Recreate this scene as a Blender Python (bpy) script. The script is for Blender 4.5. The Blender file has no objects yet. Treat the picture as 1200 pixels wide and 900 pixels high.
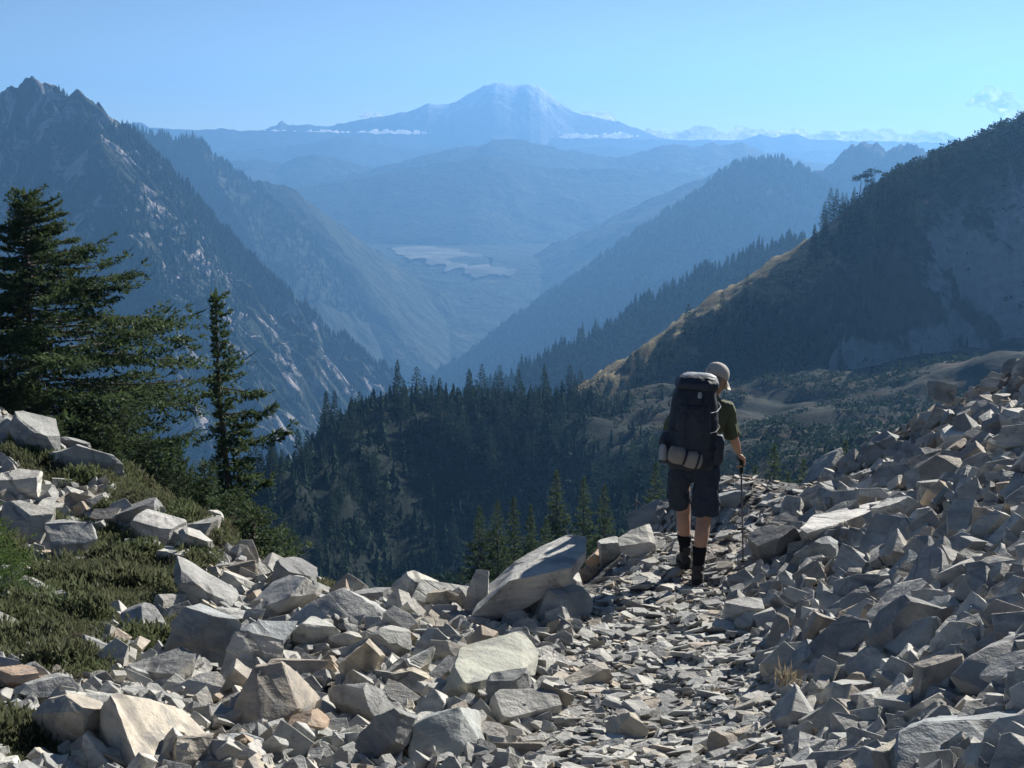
import bpy, bmesh, math, random
import numpy as np
from mathutils import Vector, Matrix, Euler

random.seed(7)
R = math.radians
sc = bpy.context.scene
COL = sc.collection

# ------------------------------------------------------------------ camera
FPX, PITCH = 1700.0, R(9.84)           # focal length in pixels of a 1200 px wide frame
CT, ST = math.cos(PITCH), math.sin(PITCH)
cam_d = bpy.data.cameras.new('camera')
cam_d.lens = FPX / 1200 * 36
cam_d.clip_start, cam_d.clip_end = 0.1, 120000
cam = bpy.data.objects.new('camera', cam_d)
COL.objects.link(cam)
cam.rotation_euler = (R(90) - PITCH, 0, 0)
sc.camera = cam

def at(u, v, Y):
    """world point at forward distance Y seen along the direction (u, v)"""
    dx, dy = (u - 600) / FPX, (450 - v) / FPX
    k = Y / (CT + dy * ST)
    return np.array((dx * k, Y, (-ST + dy * CT) * k))

def proj(p):
    """direction (u, v) under which a world point is seen; works on arrays"""
    p = np.asarray(p, float)
    d = p[..., 1] * CT - p[..., 2] * ST
    up = p[..., 1] * ST + p[..., 2] * CT
    return 600 + FPX * p[..., 0] / d, 450 - FPX * up / d

# ------------------------------------------------------------------ noise
def _h(ix, iy, iz, seed):
    n = (ix.astype(np.int64) * 374761393 + iy.astype(np.int64) * 668265263 + iz.astype(np.int64) * 2147483647 + seed * 974634777) & 0xFFFFFFFF
    n = ((n ^ (n >> 13)) * 1274126177) & 0xFFFFFFFF
    n = ((n ^ (n >> 16)) * 2246822519) & 0xFFFFFFFF
    return ((n ^ (n >> 15)) & 0xFFFFFF) / float(0xFFFFFF)

def vnoise(x, y, z=None, seed=0):
    x = np.asarray(x, float); y = np.asarray(y, float)
    z = np.zeros_like(x) if z is None else np.asarray(z, float)
    ix, iy, iz = np.floor(x), np.floor(y), np.floor(z)
    fx, fy, fz = x - ix, y - iy, z - iz
    fx, fy, fz = [f * f * f * (f * (f * 6 - 15) + 10) for f in (fx, fy, fz)]
    r = 0
    for a in (0, 1):
        for b in (0, 1):
            for c in (0, 1):
                w = (fx if a else 1 - fx) * (fy if b else 1 - fy) * (fz if c else 1 - fz)
                r = r + w * _h(ix + a, iy + b, iz + c, seed)
    return r * 2 - 1

def fbm(x, y, z=None, seed=0, octv=4, gain=.5):
    r, a, f = 0, 1.0, 1.0
    for o in range(octv):
        r = r + a * vnoise(np.asarray(x) * f, np.asarray(y) * f, None if z is None else np.asarray(z) * f, seed + o * 17)
        a *= gain; f *= 2.03
    return r

def ridged(x, y, seed=0, octv=4):
    r, a, f = 0, .6, 1.0
    for o in range(octv):
        r = r + a * (1 - np.abs(vnoise(np.asarray(x) * f, np.asarray(y) * f, None, seed + o * 13)) * 2)
        a *= .5; f *= 2.1
    return r

def tps(ctrl, q, smooth=1e-3):
    ctrl = np.asarray(ctrl, float)
    n = len(ctrl)
    def ker(a, b):
        d2 = ((a[:, None, :] - b[None, :, :]) ** 2).sum(2)
        return .5 * d2 * np.log(d2 + 1e-12)
    P = ctrl[:, :2]
    A = np.zeros((n + 3, n + 3))
    A[:n, :n] = ker(P, P) + np.eye(n) * smooth
    A[:n, n] = 1; A[:n, n + 1:] = P
    A[n, :n] = 1; A[n + 1:, :n] = P.T
    w = np.linalg.solve(A, np.concatenate([ctrl[:, 2], np.zeros(3)]))
    out = np.zeros(len(q))
    for i in range(0, len(q), 20000):
        b = q[i:i + 20000]
        out[i:i + 20000] = ker(b, P) @ w[:n] + w[n] + b @ w[n + 1:]
    return out

# ------------------------------------------------------------------ object helpers
def tag(o, label=None, cat=None, group=None, kind=None):
    if label: o['label'] = label
    if cat: o['category'] = cat
    if group: o['group'] = group
    if kind: o['kind'] = kind
    return o

def link(name, me, parent=None, mat=None):
    o = bpy.data.objects.new(name, me)
    COL.objects.link(o)
    if parent is not None: o.parent = parent
    if mat is not None and me is not None and not me.materials:
        me.materials.append(mat)
    return o

def empty(name, loc=(0, 0, 0), rz=0):
    o = bpy.data.objects.new(name, None)
    o.empty_display_size = .1
    o.location = loc; o.rotation_euler = (0, 0, rz)
    COL.objects.link(o)
    return o

def npmesh(name, verts, faces, smooth=False, mat=None):
    """verts (n,3), faces (m,k) array with constant k, or list of lists"""
    me = bpy.data.meshes.new(name)
    verts = np.asarray(verts, np.float32)
    if isinstance(faces, np.ndarray):
        m, k = faces.shape
        me.vertices.add(len(verts)); me.vertices.foreach_set('co', verts.ravel())
        me.loops.add(m * k); me.loops.foreach_set('vertex_index', faces.astype(np.int32).ravel())
        me.polygons.add(m)
        me.polygons.foreach_set('loop_start', np.arange(0, m * k, k, dtype=np.int32))
        me.update(calc_edges=True)
    else:
        me.from_pydata([tuple(v) for v in verts], [], faces)
    me.polygons.foreach_set('use_smooth', np.full(len(me.polygons), smooth, dtype=bool))
    if mat: me.materials.append(mat)
    me.validate(); me.update()
    return me

def gridfaces(nr, nc):
    i = np.arange(nr * nc).reshape(nr, nc)
    return np.stack([i[:-1, :-1], i[:-1, 1:], i[1:, 1:], i[1:, :-1]], -1).reshape(-1, 4)

def bmesh_to(name, bm, smooth=False, mat=None, sharp=None):
    me = bpy.data.meshes.new(name)
    bmesh.ops.recalc_face_normals(bm, faces=bm.faces)
    bm.to_mesh(me); bm.free()
    for p in me.polygons: p.use_smooth = smooth
    if smooth and sharp: me.set_sharp_from_angle(angle=R(sharp))
    if mat: me.materials.append(mat)
    return me

# ------------------------------------------------------------------ materials
class NT:
    def __init__(s, name):
        s.m = bpy.data.materials.new(name); s.m.use_nodes = True
        s.t = s.m.node_tree; s.t.nodes.clear()
        s.out = s.t.nodes.new('ShaderNodeOutputMaterial')
    def n(s, typ, **kw):
        nd = s.t.nodes.new(typ)
        for k, v in kw.items():
            if k == 'ins':
                for a, b in v.items():
                    if hasattr(b, 'links') or isinstance(b, bpy.types.NodeSocket): s.t.links.new(b, nd.inputs[a])
                    else: nd.inputs[a].default_value = b
            else: setattr(nd, k, v)
        return nd
    def noise(s, vec, scale, detail=4, rough=.55, dist=0):
        return s.n('ShaderNodeTexNoise', ins={'Vector': vec, 'Scale': scale, 'Detail': detail, 'Roughness': rough, 'Distortion': dist}).outputs['Fac']
    def ramp(s, fac, stops, interp='LINEAR'):
        nd = s.n('ShaderNodeValToRGB', ins={'Fac': fac})
        cr = nd.color_ramp; cr.interpolation = interp
        while len(cr.elements) > 1: cr.elements.remove(cr.elements[-1])
        for i, (p, c) in enumerate(stops):
            e = cr.elements[0] if i == 0 else cr.elements.new(p)
            e.position = p; e.color = c if len(c) == 4 else (*c, 1)
        return nd.outputs['Color']
    def mix(s, f, a, b, blend='MIX'):
        nd = s.n('ShaderNodeMix', data_type='RGBA', blend_type=blend)
        for k, v in ((0, f), (6, a), (7, b)):
            if isinstance(v, bpy.types.NodeSocket): s.t.links.new(v, nd.inputs[k])
            else: nd.inputs[k].default_value = v if not isinstance(v, tuple) or len(v) == 4 else (*v, 1)
        return nd.outputs[2]
    def math(s, op, a, b=0.0, clamp=False):
        nd = s.n('ShaderNodeMath', operation=op, use_clamp=clamp)
        for k, v in ((0, a), (1, b)):
            if isinstance(v, bpy.types.NodeSocket): s.t.links.new(v, nd.inputs[k])
            else: nd.inputs[k].default_value = v
        return nd.outputs[0]
    def bsdf(s, col, rough=.8, bump=None, spec=.3, bstr=.5, bdist=.01, **kw):
        p = s.n('ShaderNodeBsdfPrincipled')
        for k, v in (('Base Color', col), ('Roughness', rough), ('Specular IOR Level', spec)):
            if isinstance(v, bpy.types.NodeSocket): s.t.links.new(v, p.inputs[k])
            else: p.inputs[k].default_value = v if not isinstance(v, tuple) or len(v) == 4 else (*v, 1)
        if bump is not None:
            b = s.n('ShaderNodeBump', ins={'Height': bump, 'Strength': bstr, 'Distance': bdist})
            s.t.links.new(b.outputs[0], p.inputs['Normal'])
        for k, v in kw.items(): p.inputs[k].default_value = v
        return p.outputs[0]
    def surf(s, sh):
        s.t.links.new(sh, s.out.inputs['Surface']); return s.m
    def pos(s): return s.n('ShaderNodeNewGeometry').outputs['Position']
    def obj(s): return s.n('ShaderNodeTexCoord').outputs['Object']

def plain(name, col, rough=.7, nscale=60, var=.25, spec=.3, bump=.3, bd=.003, weave=False):
    t = NT(name); v = t.obj()
    f = t.noise(v, nscale, 3)
    c = t.mix(f, tuple(x * (1 - var) for x in col), tuple(min(1, x * (1 + var)) for x in col))
    return t.surf(t.bsdf(c, rough, t.noise(v, nscale * 4, 2), spec, bump, bd))

def rock_material(name, merged):
    t = NT(name); P = t.pos(); O = t.obj()
    g1 = t.noise(P, 3.5, 5, .6)
    base = t.ramp(g1, [(.3, (.29, .288, .272)), (.5, (.42, .413, .385)), (.72, (.53, .52, .48))])
    if merged:
        rnd = t.n('ShaderNodeNewGeometry').outputs['Random Per Island']
        tint = t.ramp(rnd, [(0, (.68, .70, .71)), (.2, (1.0, .99, .96)), (.45, (1.2, 1.18, 1.12)), (.6, (.9, .92, .92)), (.8, (1.08, 1.07, 1.02)), (.9, (1.12, 1.0, .84)), (.97, (.95, .76, .58)), (1, (.8, .8, .8))])
    else:
        tint = t.n('ShaderNodeObjectInfo').outputs['Color']
    base = t.mix(1.0, base, tint, 'MULTIPLY')
    # bedding streaks that belong to each stone
    m = t.n('ShaderNodeMapping', ins={'Vector': O, 'Scale': (1.2, 1.6, 9.0)})
    st = t.noise(m.outputs[0], 1.6, 4, .6, .6)
    base = t.mix(t.ramp(st, [(.42, (0, 0, 0)), (.66, (.75, .75, .75))]), base, t.mix(.6, base, (.12, .12, .12)))
    # rusty weathering and pale lichen
    ru = t.noise(P, 1.7, 6, .65)
    base = t.mix(t.ramp(ru, [(.55, (0, 0, 0)), (.75, (.7, .7, .7))]), base, (.33, .26, .18))
    li = t.noise(P, 26, 4, .7)
    base = t.mix(t.ramp(li, [(.60, (0, 0, 0)), (.72, (.5, .5, .5))]), base, (.145, .145, .135))
    pa = t.noise(P, 4.2, 6, .72, .6)
    base = t.mix(t.ramp(pa, [(.54, (0, 0, 0)), (.62, (.62, .62, .62))]), base, (.17, .172, .17))
    li2 = t.noise(P, 60, 3, .6)
    base = t.mix(t.ramp(li2, [(.62, (0, 0, 0)), (.75, (.45, .45, .45))]), base, (.46, .455, .43))
    # a few long straight seams across the beds
    wv = t.n('ShaderNodeTexWave', wave_type='BANDS', bands_direction='DIAGONAL', ins={'Vector': O, 'Scale': .9, 'Distortion': 3.5, 'Detail': 3.0, 'Detail Scale': .8})
    cr = t.math('MULTIPLY', t.ramp(wv.outputs['Fac'], [(0, (1, 1, 1)), (.035, (0, 0, 0))]), t.ramp(t.noise(P, 1.9, 2), [(.5, (0, 0, 0)), (.6, (1, 1, 1))]))
    base = t.mix(t.math('MULTIPLY', cr, .55), base, (.07, .068, .065))
    h = t.math('ADD', t.math('MULTIPLY', t.noise(P, 14, 6, .65), 1.0), t.math('MULTIPLY', st, .8))
    h = t.math('SUBTRACT', h, t.math('MULTIPLY', cr, .5))
    h = t.math('ADD', h, t.math('MULTIPLY', t.noise(P, 70, 3, .6), .10))
    return t.surf(t.bsdf(base, .82, h, .25, .6, .03))

M = {}
M['rock'] = rock_material('argillite', False)
M['scree'] = rock_material('argillite_chips', True)

def foliage_material(name, dark, mid, light, trans=.28, spec=.12, rough=.75):
    t = NT(name)
    g = t.n('ShaderNodeNewGeometry')
    c = t.ramp(g.outputs['Random Per Island'], [(0, dark), (.5, mid), (.85, light), (1, mid)])
    n = t.noise(g.outputs['Position'], .9, 3)
    c = t.mix(t.ramp(n, [(.35, (0, 0, 0)), (.65, (.6, .6, .6))]), c, dark)
    if name == 'heather_sprigs':
        pn = t.noise(g.outputs['Position'], 1.1, 3)
        c = t.mix(t.ramp(pn, [(.46, (0, 0, 0)), (.60, (.75, .75, .75))]), c, (.095, .135, .05))
        c = t.mix(t.ramp(t.noise(g.outputs['Position'], .8, 3, .6, .5), [(.55, (0, 0, 0)), (.66, (.7, .7, .7))]), c, (.13, .095, .06))
    d = t.bsdf(c, rough, spec=spec)
    tr = t.n('ShaderNodeBsdfTranslucent')
    t.t.links.new(t.mix(.5, c, light), tr.inputs['Color'])
    mx = t.n('ShaderNodeMixShader', ins={'Fac': trans})
    t.t.links.new(d, mx.inputs[1]); t.t.links.new(tr.outputs[0], mx.inputs[2])
    return t.surf(mx.outputs[0])

M['needles'] = foliage_material('hemlock_needles', (.026, .046, .020), (.055, .092, .036), (.115, .165, .065))
M['needles_far'] = foliage_material('conifer_needles_far', (.014, .029, .018), (.029, .054, .029), (.06, .092, .046), .14, .03, .95)
M['sapling'] = foliage_material('young_fir_needles', (.045, .085, .022), (.085, .15, .035), (.13, .20, .05), .4)
M['heather'] = foliage_material('heather_sprigs', (.048, .056, .030), (.108, .122, .062), (.20, .212, .118), .3)
M['drygrass'] = foliage_material('dry_grass', (.20, .165, .11), (.30, .25, .17), (.38, .33, .23), .2)
M['bark'] = plain('hemlock_bark', (.115, .095, .08), .9, 14, .5, .2, .8, .02)
M['deadwood'] = plain('silver_deadwood', (.26, .235, .21), .85, 18, .4, .2, .8, .01)

def terrain_material(name, rock_amt, grass_amt, sc1, forest=(.020, .031, .016), grass=(.10, .085, .04), rock=(.21, .195, .185)):
    """forest, meadow and bare rock mottled over a hillside"""
    t = NT(name); P = t.pos()
    mp = t.n('ShaderNodeMapping', ins={'Vector': P, 'Scale': (1, 1, .35)})
    a = t.noise(mp.outputs[0], sc1 * 7, 5, .65)
    c = t.ramp(a, [(.3, tuple(x * .6 for x in forest)), (.5, forest), (.72, tuple(x * 1.8 for x in forest))])
    g = t.noise(mp.outputs[0], sc1 * 2.1, 6, .62, .4)
    c = t.mix(t.ramp(g, [(.62 - grass_amt, (0, 0, 0)), (.74 - grass_amt, (1, 1, 1))]), c, t.mix(a, grass, tuple(x * 1.5 for x in grass)))
    r = t.noise(mp.outputs[0], sc1 * 3.3, 8, .72, .7)
    c = t.mix(t.ramp(r, [(.66 - rock_amt, (0, 0, 0)), (.72 - rock_amt, (1, 1, 1))]), c, t.mix(a, tuple(x * .75 for x in rock), tuple(x * 1.3 for x in rock)))
    return t.surf(t.bsdf(c, .95, a, .1, .6, .12 / sc1))
SKY_STRENGTH, SUN_STRENGTH, EXPOSURE = .05, 5.0, .95
HAZE_COL, HAZE_DENS, HAZE_ANI = (.21, .495, .95, 1), 1.35e-4, .40
# ------------------------------------------------------------------ sky, sun, air
SUN_AZ, SUN_EL = R(37), R(28)           # azimuth from straight ahead (+Y) towards +X
SUNV = Vector((math.sin(SUN_AZ) * math.cos(SUN_EL), math.cos(SUN_AZ) * math.cos(SUN_EL), math.sin(SUN_EL)))
w = bpy.data.worlds.new('World'); sc.world = w; w.use_nodes = True
wt = w.node_tree; bg = wt.nodes['Background']
sky = wt.nodes.new('ShaderNodeTexSky'); sky.sky_type = 'NISHITA'; sky.sun_disc = False
sky.sun_elevation = SUN_EL; sky.sun_rotation = SUN_AZ
sky.altitude = 1700; sky.air_density = .56; sky.dust_density = .02; sky.ozone_density = 1.7
wt.links.new(sky.outputs[0], bg.inputs['Color']); bg.inputs["Strength"].default_value = SKY_STRENGTH
sun_d = bpy.data.lights.new('sun', 'SUN'); sun_d.energy = SUN_STRENGTH; sun_d.angle = R(.5); sun_d.color = (1, .955, .89)
sun = bpy.data.objects.new('sun', sun_d); COL.objects.link(sun)
sun.rotation_euler = (-SUNV).to_track_quat('-Z', 'Y').to_euler()
sun.location = (20, 30, 60)
vs = sc.view_settings
vs.view_transform = 'Standard'; vs.look = 'None'; vs.gamma = 1; vs.use_curve_mapping = False; vs.exposure = EXPOSURE
sc.cycles.use_denoising = True
sc.cycles.max_bounces = 7; sc.cycles.diffuse_bounces = 4; sc.cycles.glossy_bounces = 2
sc.cycles.transmission_bounces = 5; sc.cycles.volume_bounces = 0; sc.cycles.transparent_max_bounces = 8

hz = NT('valley_haze')
pv = hz.n('ShaderNodeVolumePrincipled')
pv.inputs['Color'].default_value = HAZE_COL
pv.inputs['Density'].default_value = HAZE_DENS
pv.inputs['Anisotropy'].default_value = HAZE_ANI
hz.t.links.new(pv.outputs[0], hz.out.inputs['Volume'])
X0, X1, Y0, Y1, Z0, Z1 = -6500, 6500, -400, 10050, -640, 385
hv = [(x, y, z) for x in (X0, X1) for y in (Y0, Y1) for z in (Z0, Z1)]
hf = [(0, 1, 3, 2), (4, 6, 7, 5), (0, 4, 5, 1), (2, 3, 7, 6), (0, 2, 6, 4), (1, 5, 7, 3)]
tag(link('haze', npmesh('haze', hv, np.array(hf), mat=hz.m)), 'thin blue summer haze filling the valleys', 'haze', kind='stuff')

# ------------------------------------------------------------------ far ranges
FLOOR = -600.0
def yc(Y): return Y if Y < 3000 else 3000 + (Y - 3000) * .30
def densify(pts, n, ysc=1.0):
    P = np.array([at(u, v, yc(Y) * ysc) for u, v, Y in pts])
    d = np.concatenate([[0], np.cumsum(np.linalg.norm(np.diff(P, axis=0), axis=1))])
    t = np.linspace(0, d[-1], n)
    return np.stack([np.interp(t, d, P[:, k]) for k in range(3)], 1), t

def range_mesh(name, pts, front, slope, mat, label, n=260, rows=44, rough=8, spur=60, freq=.004, rnd=10, floor=FLOOR, seed=0, back=1.0, cat='mountain', bslope=1.0, bdir=None, cfade=.10, ysc=1.0):
    P, t = densify(pts, n, ysc)
    k_ = yc(pts[0][2]) / pts[0][2] * ysc; rough, spur, rnd, freq = rough * k_, spur * k_, rnd * k_, freq / k_
    cn = rough * fbm(t * freq * 9, t * 0, seed=seed, octv=5, gain=.6); P[:, 2] += cn
    f = np.array(front, float); f /= np.linalg.norm(f)
    b = -f if bdir is None else np.array(bdir, float) / np.linalg.norm(bdir)
    sm = np.maximum((P[:, 2] - floor) / slope, 30)
    js = (np.arange(rows + 1) / rows) ** 1.35
    S = sm[None, :] * js[:, None]
    wob = fbm(t[None, :] * freq * .6 + 0 * S, S * freq * .5, seed=seed + 5, octv=3)
    rid = ridged(t[None, :] * freq + wob * 1.1 + 0 * S, S * freq * (.5 if rows > 45 else .9) + seed, seed=seed + 9)
    fine = fbm(t[None, :] * freq * 8, S * freq * 6, seed=seed + 3, octv=4)
    fade = 1 - np.exp(-js[:, None] / cfade) if cfade < .2 else np.clip(js[:, None] / cfade, 0, 1) ** 2
    fade2 = np.minimum(1, (1 - js[:, None]) * 4)
    Z = P[None, :, 2] - slope * (S - rnd * (1 - np.exp(-S / rnd))) + spur * fade * fade2 * (rid - .45) + spur * .16 * fade * fine - cn[None, :] * (1 - np.exp(-S / (rough * 3.5 + 1)))
    Xf = P[None, :, 0] + f[0] * S; Yf = P[None, :, 1] + f[1] * S
    sb = np.minimum(np.maximum((P[:, 2] - floor) / bslope, 30), 1100 * back)
    jb = np.array([1, .6, .35, .18, .08, .03])
    Sb = sb[None, :] * jb[:, None]
    Zb = P[None, :, 2] - bslope * (Sb - rnd * .5 * (1 - np.exp(-Sb / rnd * 2)))
    Xb = P[None, :, 0] + b[0] * Sb; Yb = P[None, :, 1] + b[1] * Sb
    V = np.stack([np.vstack([Xb, Xf]), np.vstack([Yb, Yf]), np.vstack([Zb, Z])], -1)
    nr = V.shape[0]
    me = npmesh(name, V.reshape(-1, 3), gridfaces(nr, n), True, mat)
    o = link(name, me)
    tag(o, label, cat, kind='structure')
    return o, V[len(jb):]          # the front face as a (rows+1, n, 3) array

mt_left = terrain_material('left_mountain_cover', .135, .02, .006, forest=(.018, .027, .016), rock=(.27, .245, .235))
mt_far = terrain_material('far_forest_cover', -.03, .0, .003, forest=(.022, .032, .02))
mt_mid = terrain_material('mid_forest_cover', -.05, -.02, .008, forest=(.020, .030, .016))
mt_right = terrain_material('right_mountain_cover', .035, .07, .022, forest=(.022, .030, .015), grass=(.105, .085, .042), rock=(.16, .15, .145))

FR = {}
FR['left'] = range_mesh('mountain', [(-420, 210, 2900), (-250, 150, 2950), (-120, 135, 3000), (-50, 122, 3000), (0, 108, 3000), (22, 97, 3000), (40, 94, 3000), (52, 100, 3000), (75, 110, 3000), (95, 110, 3005), (108, 116, 3010), (122, 130, 3020), (138, 147, 3040), (160, 160, 3060), (182, 180, 3090), (205, 205, 3110), (232, 236, 3130), (262, 268, 3150), (300, 310, 3170), (340, 345, 3180), (380, 382, 3190), (420, 410, 3200), (455, 438, 3200), (485, 462, 3200), (520, 500, 3200), (560, 540, 3200)],
    (.62, -.78), .95, mt_left, 'steep rocky blue mountain with a blunt peak, rising behind the big hemlock', n=420, rows=80, rough=9, spur=62, freq=.0045, rnd=12, seed=3, ysc=.78)
FR['spur'] = range_mesh('mountain_spur', [(60, 101, 2995), (88, 120, 2950), (108, 150, 2880), (122, 190, 2800), (135, 240, 2700), (160, 300, 2600), (185, 360, 2500), (205, 420, 2400), (225, 480, 2300), (240, 560, 2200)],
    (.95, -.30), .95, mt_left, 'rocky rib running down the near face of the blunt peak', n=200, rows=50, rough=10, spur=60, freq=.006, rnd=10, seed=21, bdir=(-.85, -.52), bslope=.95, cat='mountain spur', ysc=.78)
FR['left2'] = range_mesh('mountain_ridge', [(60, 150, 6000), (130, 150, 6000), (165, 153, 6000), (190, 161, 6000), (212, 166, 6000), (226, 163, 6000), (240, 174, 6000), (254, 188, 6000), (275, 204, 6000), (300, 220, 6000), (325, 242, 6000), (360, 277, 6000), (400, 318, 6000), (440, 360, 6000), (480, 400, 6000), (520, 432, 6000), (560, 470, 6000)],
    (.6, -.8), .8, mt_far, 'dark blue serrated ridge right behind the blunt peak', rough=9, spur=26, freq=.003, seed=31, cat='mountain ridge')
FR['left3'] = range_mesh('mountain_ridge', [(200, 190, 7000), (280, 210, 7000), (300, 211, 7000), (330, 216, 7000), (345, 222, 7000), (370, 242, 7000), (405, 268, 7000), (440, 292, 7000), (480, 322, 7000), (520, 345, 7000), (560, 362, 7000), (600, 375, 7000), (640, 388, 7000)],
    (.6, -.8), .6, mt_far, 'smooth blue ridge slanting down to the valley floor, third back on the left', rough=9, spur=18, freq=.002, seed=41, cat='mountain ridge')
FR['right4'] = range_mesh('mountain_ridge', [(440, 500, 4300), (490, 458, 4350), (540, 425, 4400), (590, 388, 4420), (640, 352, 4440), (690, 318, 4460), (715, 300, 4470), (760, 266, 4480), (790, 250, 4490), (815, 232, 4500), (840, 214, 4500), (862, 197, 4500), (880, 195, 4500), (898, 194, 4500), (914, 188, 4500), (925, 197, 4500), (945, 203, 4550), (990, 240, 4600), (1060, 300, 4600)],
    (-.45, -.89), .62, mt_far, 'long straight blue ridge falling to the valley bottom, behind the hiker', rough=8, spur=60, freq=.0035, seed=51, cat='mountain ridge')
FR['right3'] = range_mesh('mountain_ridge', [(760, 330, 6000), (820, 290, 6000), (880, 250, 6000), (930, 210, 6000), (955, 200, 6000), (975, 193, 6000), (985, 178, 6000), (998, 172, 6000), (1010, 167, 6000), (1022, 168, 6000), (1030, 173, 6000), (1042, 172, 6000), (1055, 168, 6000), (1068, 171, 6000), (1085, 178, 6000), (1120, 195, 6000), (1200, 230, 6000)],
    (-.45, -.89), .7, mt_far, 'notched blue ridge showing behind the sunlit shoulder', rough=12, spur=60, freq=.003, seed=61, cat='mountain ridge')
FR['right5'] = range_mesh('hillside', [(480, 520, 1350), (540, 478, 1380), (575, 458, 1400), (620, 438, 1420), (660, 416, 1440), (700, 394, 1460), (740, 372, 1480), (780, 348, 1490), (820, 326, 1500), (850, 312, 1500), (885, 303, 1500), (920, 296, 1500), (980, 285, 1500), (1060, 275, 1500)],
    (-.4, -.9), .6, mt_mid, 'dark wooded hillside below the long blue ridge', rough=6, spur=22, freq=.009, floor=-600, seed=71, rnd=25, cat='hillside')
FR['mid8'] = range_mesh('hills', [(180, 270, 12600), (260, 240, 12600), (330, 222, 12600), (380, 216, 12600), (420, 210, 12600), (450, 203, 12600), (500, 193, 12600), (545, 188, 12600), (575, 183, 12600), (600, 187, 12600), (640, 196, 12600), (690, 198, 12600), (740, 198, 12600), (790, 200, 12600), (850, 208, 12600), (950, 222, 12600), (1050, 230, 12600)],
    (-.1, -1), .42, mt_far, 'broad blue forested hills closing the head of the valley', rough=10, spur=26, freq=.0013, seed=81, cat='hills')
FR['mid8b'] = range_mesh('hills', [(440, 330, 9000), (500, 330, 9000), (560, 318, 8900), (620, 300, 8800), (680, 272, 8700), (740, 243, 8600), (790, 222, 8600), (830, 206, 8600), (860, 196, 8600), (880, 192, 8600), (910, 200, 8600), (960, 230, 8600)],
    (-.5, -.85), .42, mt_far, 'smooth blue spur coming down to the pale clearing', rough=10, spur=30, freq=.0015, seed=85, cat='hills')
FR['mid9'] = range_mesh('hills', [(350, 212, 14800), (430, 200, 14800), (480, 186, 14800), (510, 178, 14800), (535, 172, 14800), (560, 171, 14800), (575, 164, 14800), (590, 162, 14800), (610, 163, 14800), (640, 170, 14800), (680, 178, 14800), (720, 184, 14800), (745, 180, 14800), (770, 172, 14800), (790, 169, 14800), (810, 172, 14800), (835, 168, 14800), (855, 170, 14800), (872, 167, 14800), (888, 175, 14800), (905, 184, 14800), (960, 190, 14800), (1050, 200, 14800)],
    (-.1, -1), .4, mt_far, 'rounded dark blue hills under the snow volcano', rough=12, spur=26, freq=.0012, seed=91, cat='hills')
FR['mid7'] = range_mesh('hills', [(60, 200, 16000), (200, 195, 16000), (270, 189, 16000), (300, 186, 16000), (330, 191, 16000), (350, 184, 16000), (372, 181, 16000), (400, 186, 16000), (430, 194, 16000), (470, 200, 16000), (560, 205, 16000)],
    (0, -1), .4, mt_far, 'faint pair of low blue hills left of the valley', rough=9, spur=40, freq=.0012, seed=95, cat='hills')
FR['far10'] = range_mesh('hills', [(-100, 180, 20500), (150, 176, 20500), (250, 178, 20500), (340, 172, 20500), (375, 165, 20500), (395, 160, 20500), (415, 161, 20500), (435, 168, 20500), (470, 174, 20500), (520, 172, 20500), (640, 175, 20500), (700, 172, 20500), (760, 176, 20500), (830, 170, 20500), (900, 178, 20500), (1000, 176, 20500), (1100, 180, 20500), (1300, 180, 20500)],
    (0, -1), .4, mt_far, 'pale flat blue hills far down the valley', rough=8, spur=30, freq=.001, seed=101, cat='hills')
FR['far11'] = range_mesh('mountains', [(-120, 150, 23000), (60, 148, 23000), (130, 150, 23000), (155, 145, 23000), (165, 143, 23000), (175, 149, 23000), (200, 151, 23000), (240, 152, 23000), (262, 150, 23000), (280, 153, 23000), (310, 153, 23000), (420, 156, 23000), (600, 160, 23000), (760, 164, 23000), (870, 164, 23000), (890, 157, 23000), (905, 162, 23000), (930, 156, 23000), (950, 163, 23000), (990, 165, 23000), (1060, 166, 23000), (1120, 168, 23000), (1300, 168, 23000)],
    (0, -1), .4, mt_far, 'thin line of pale blue peaks along the horizon', rough=10, spur=30, freq=.0012, seed=111, cat='mountains')

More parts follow.
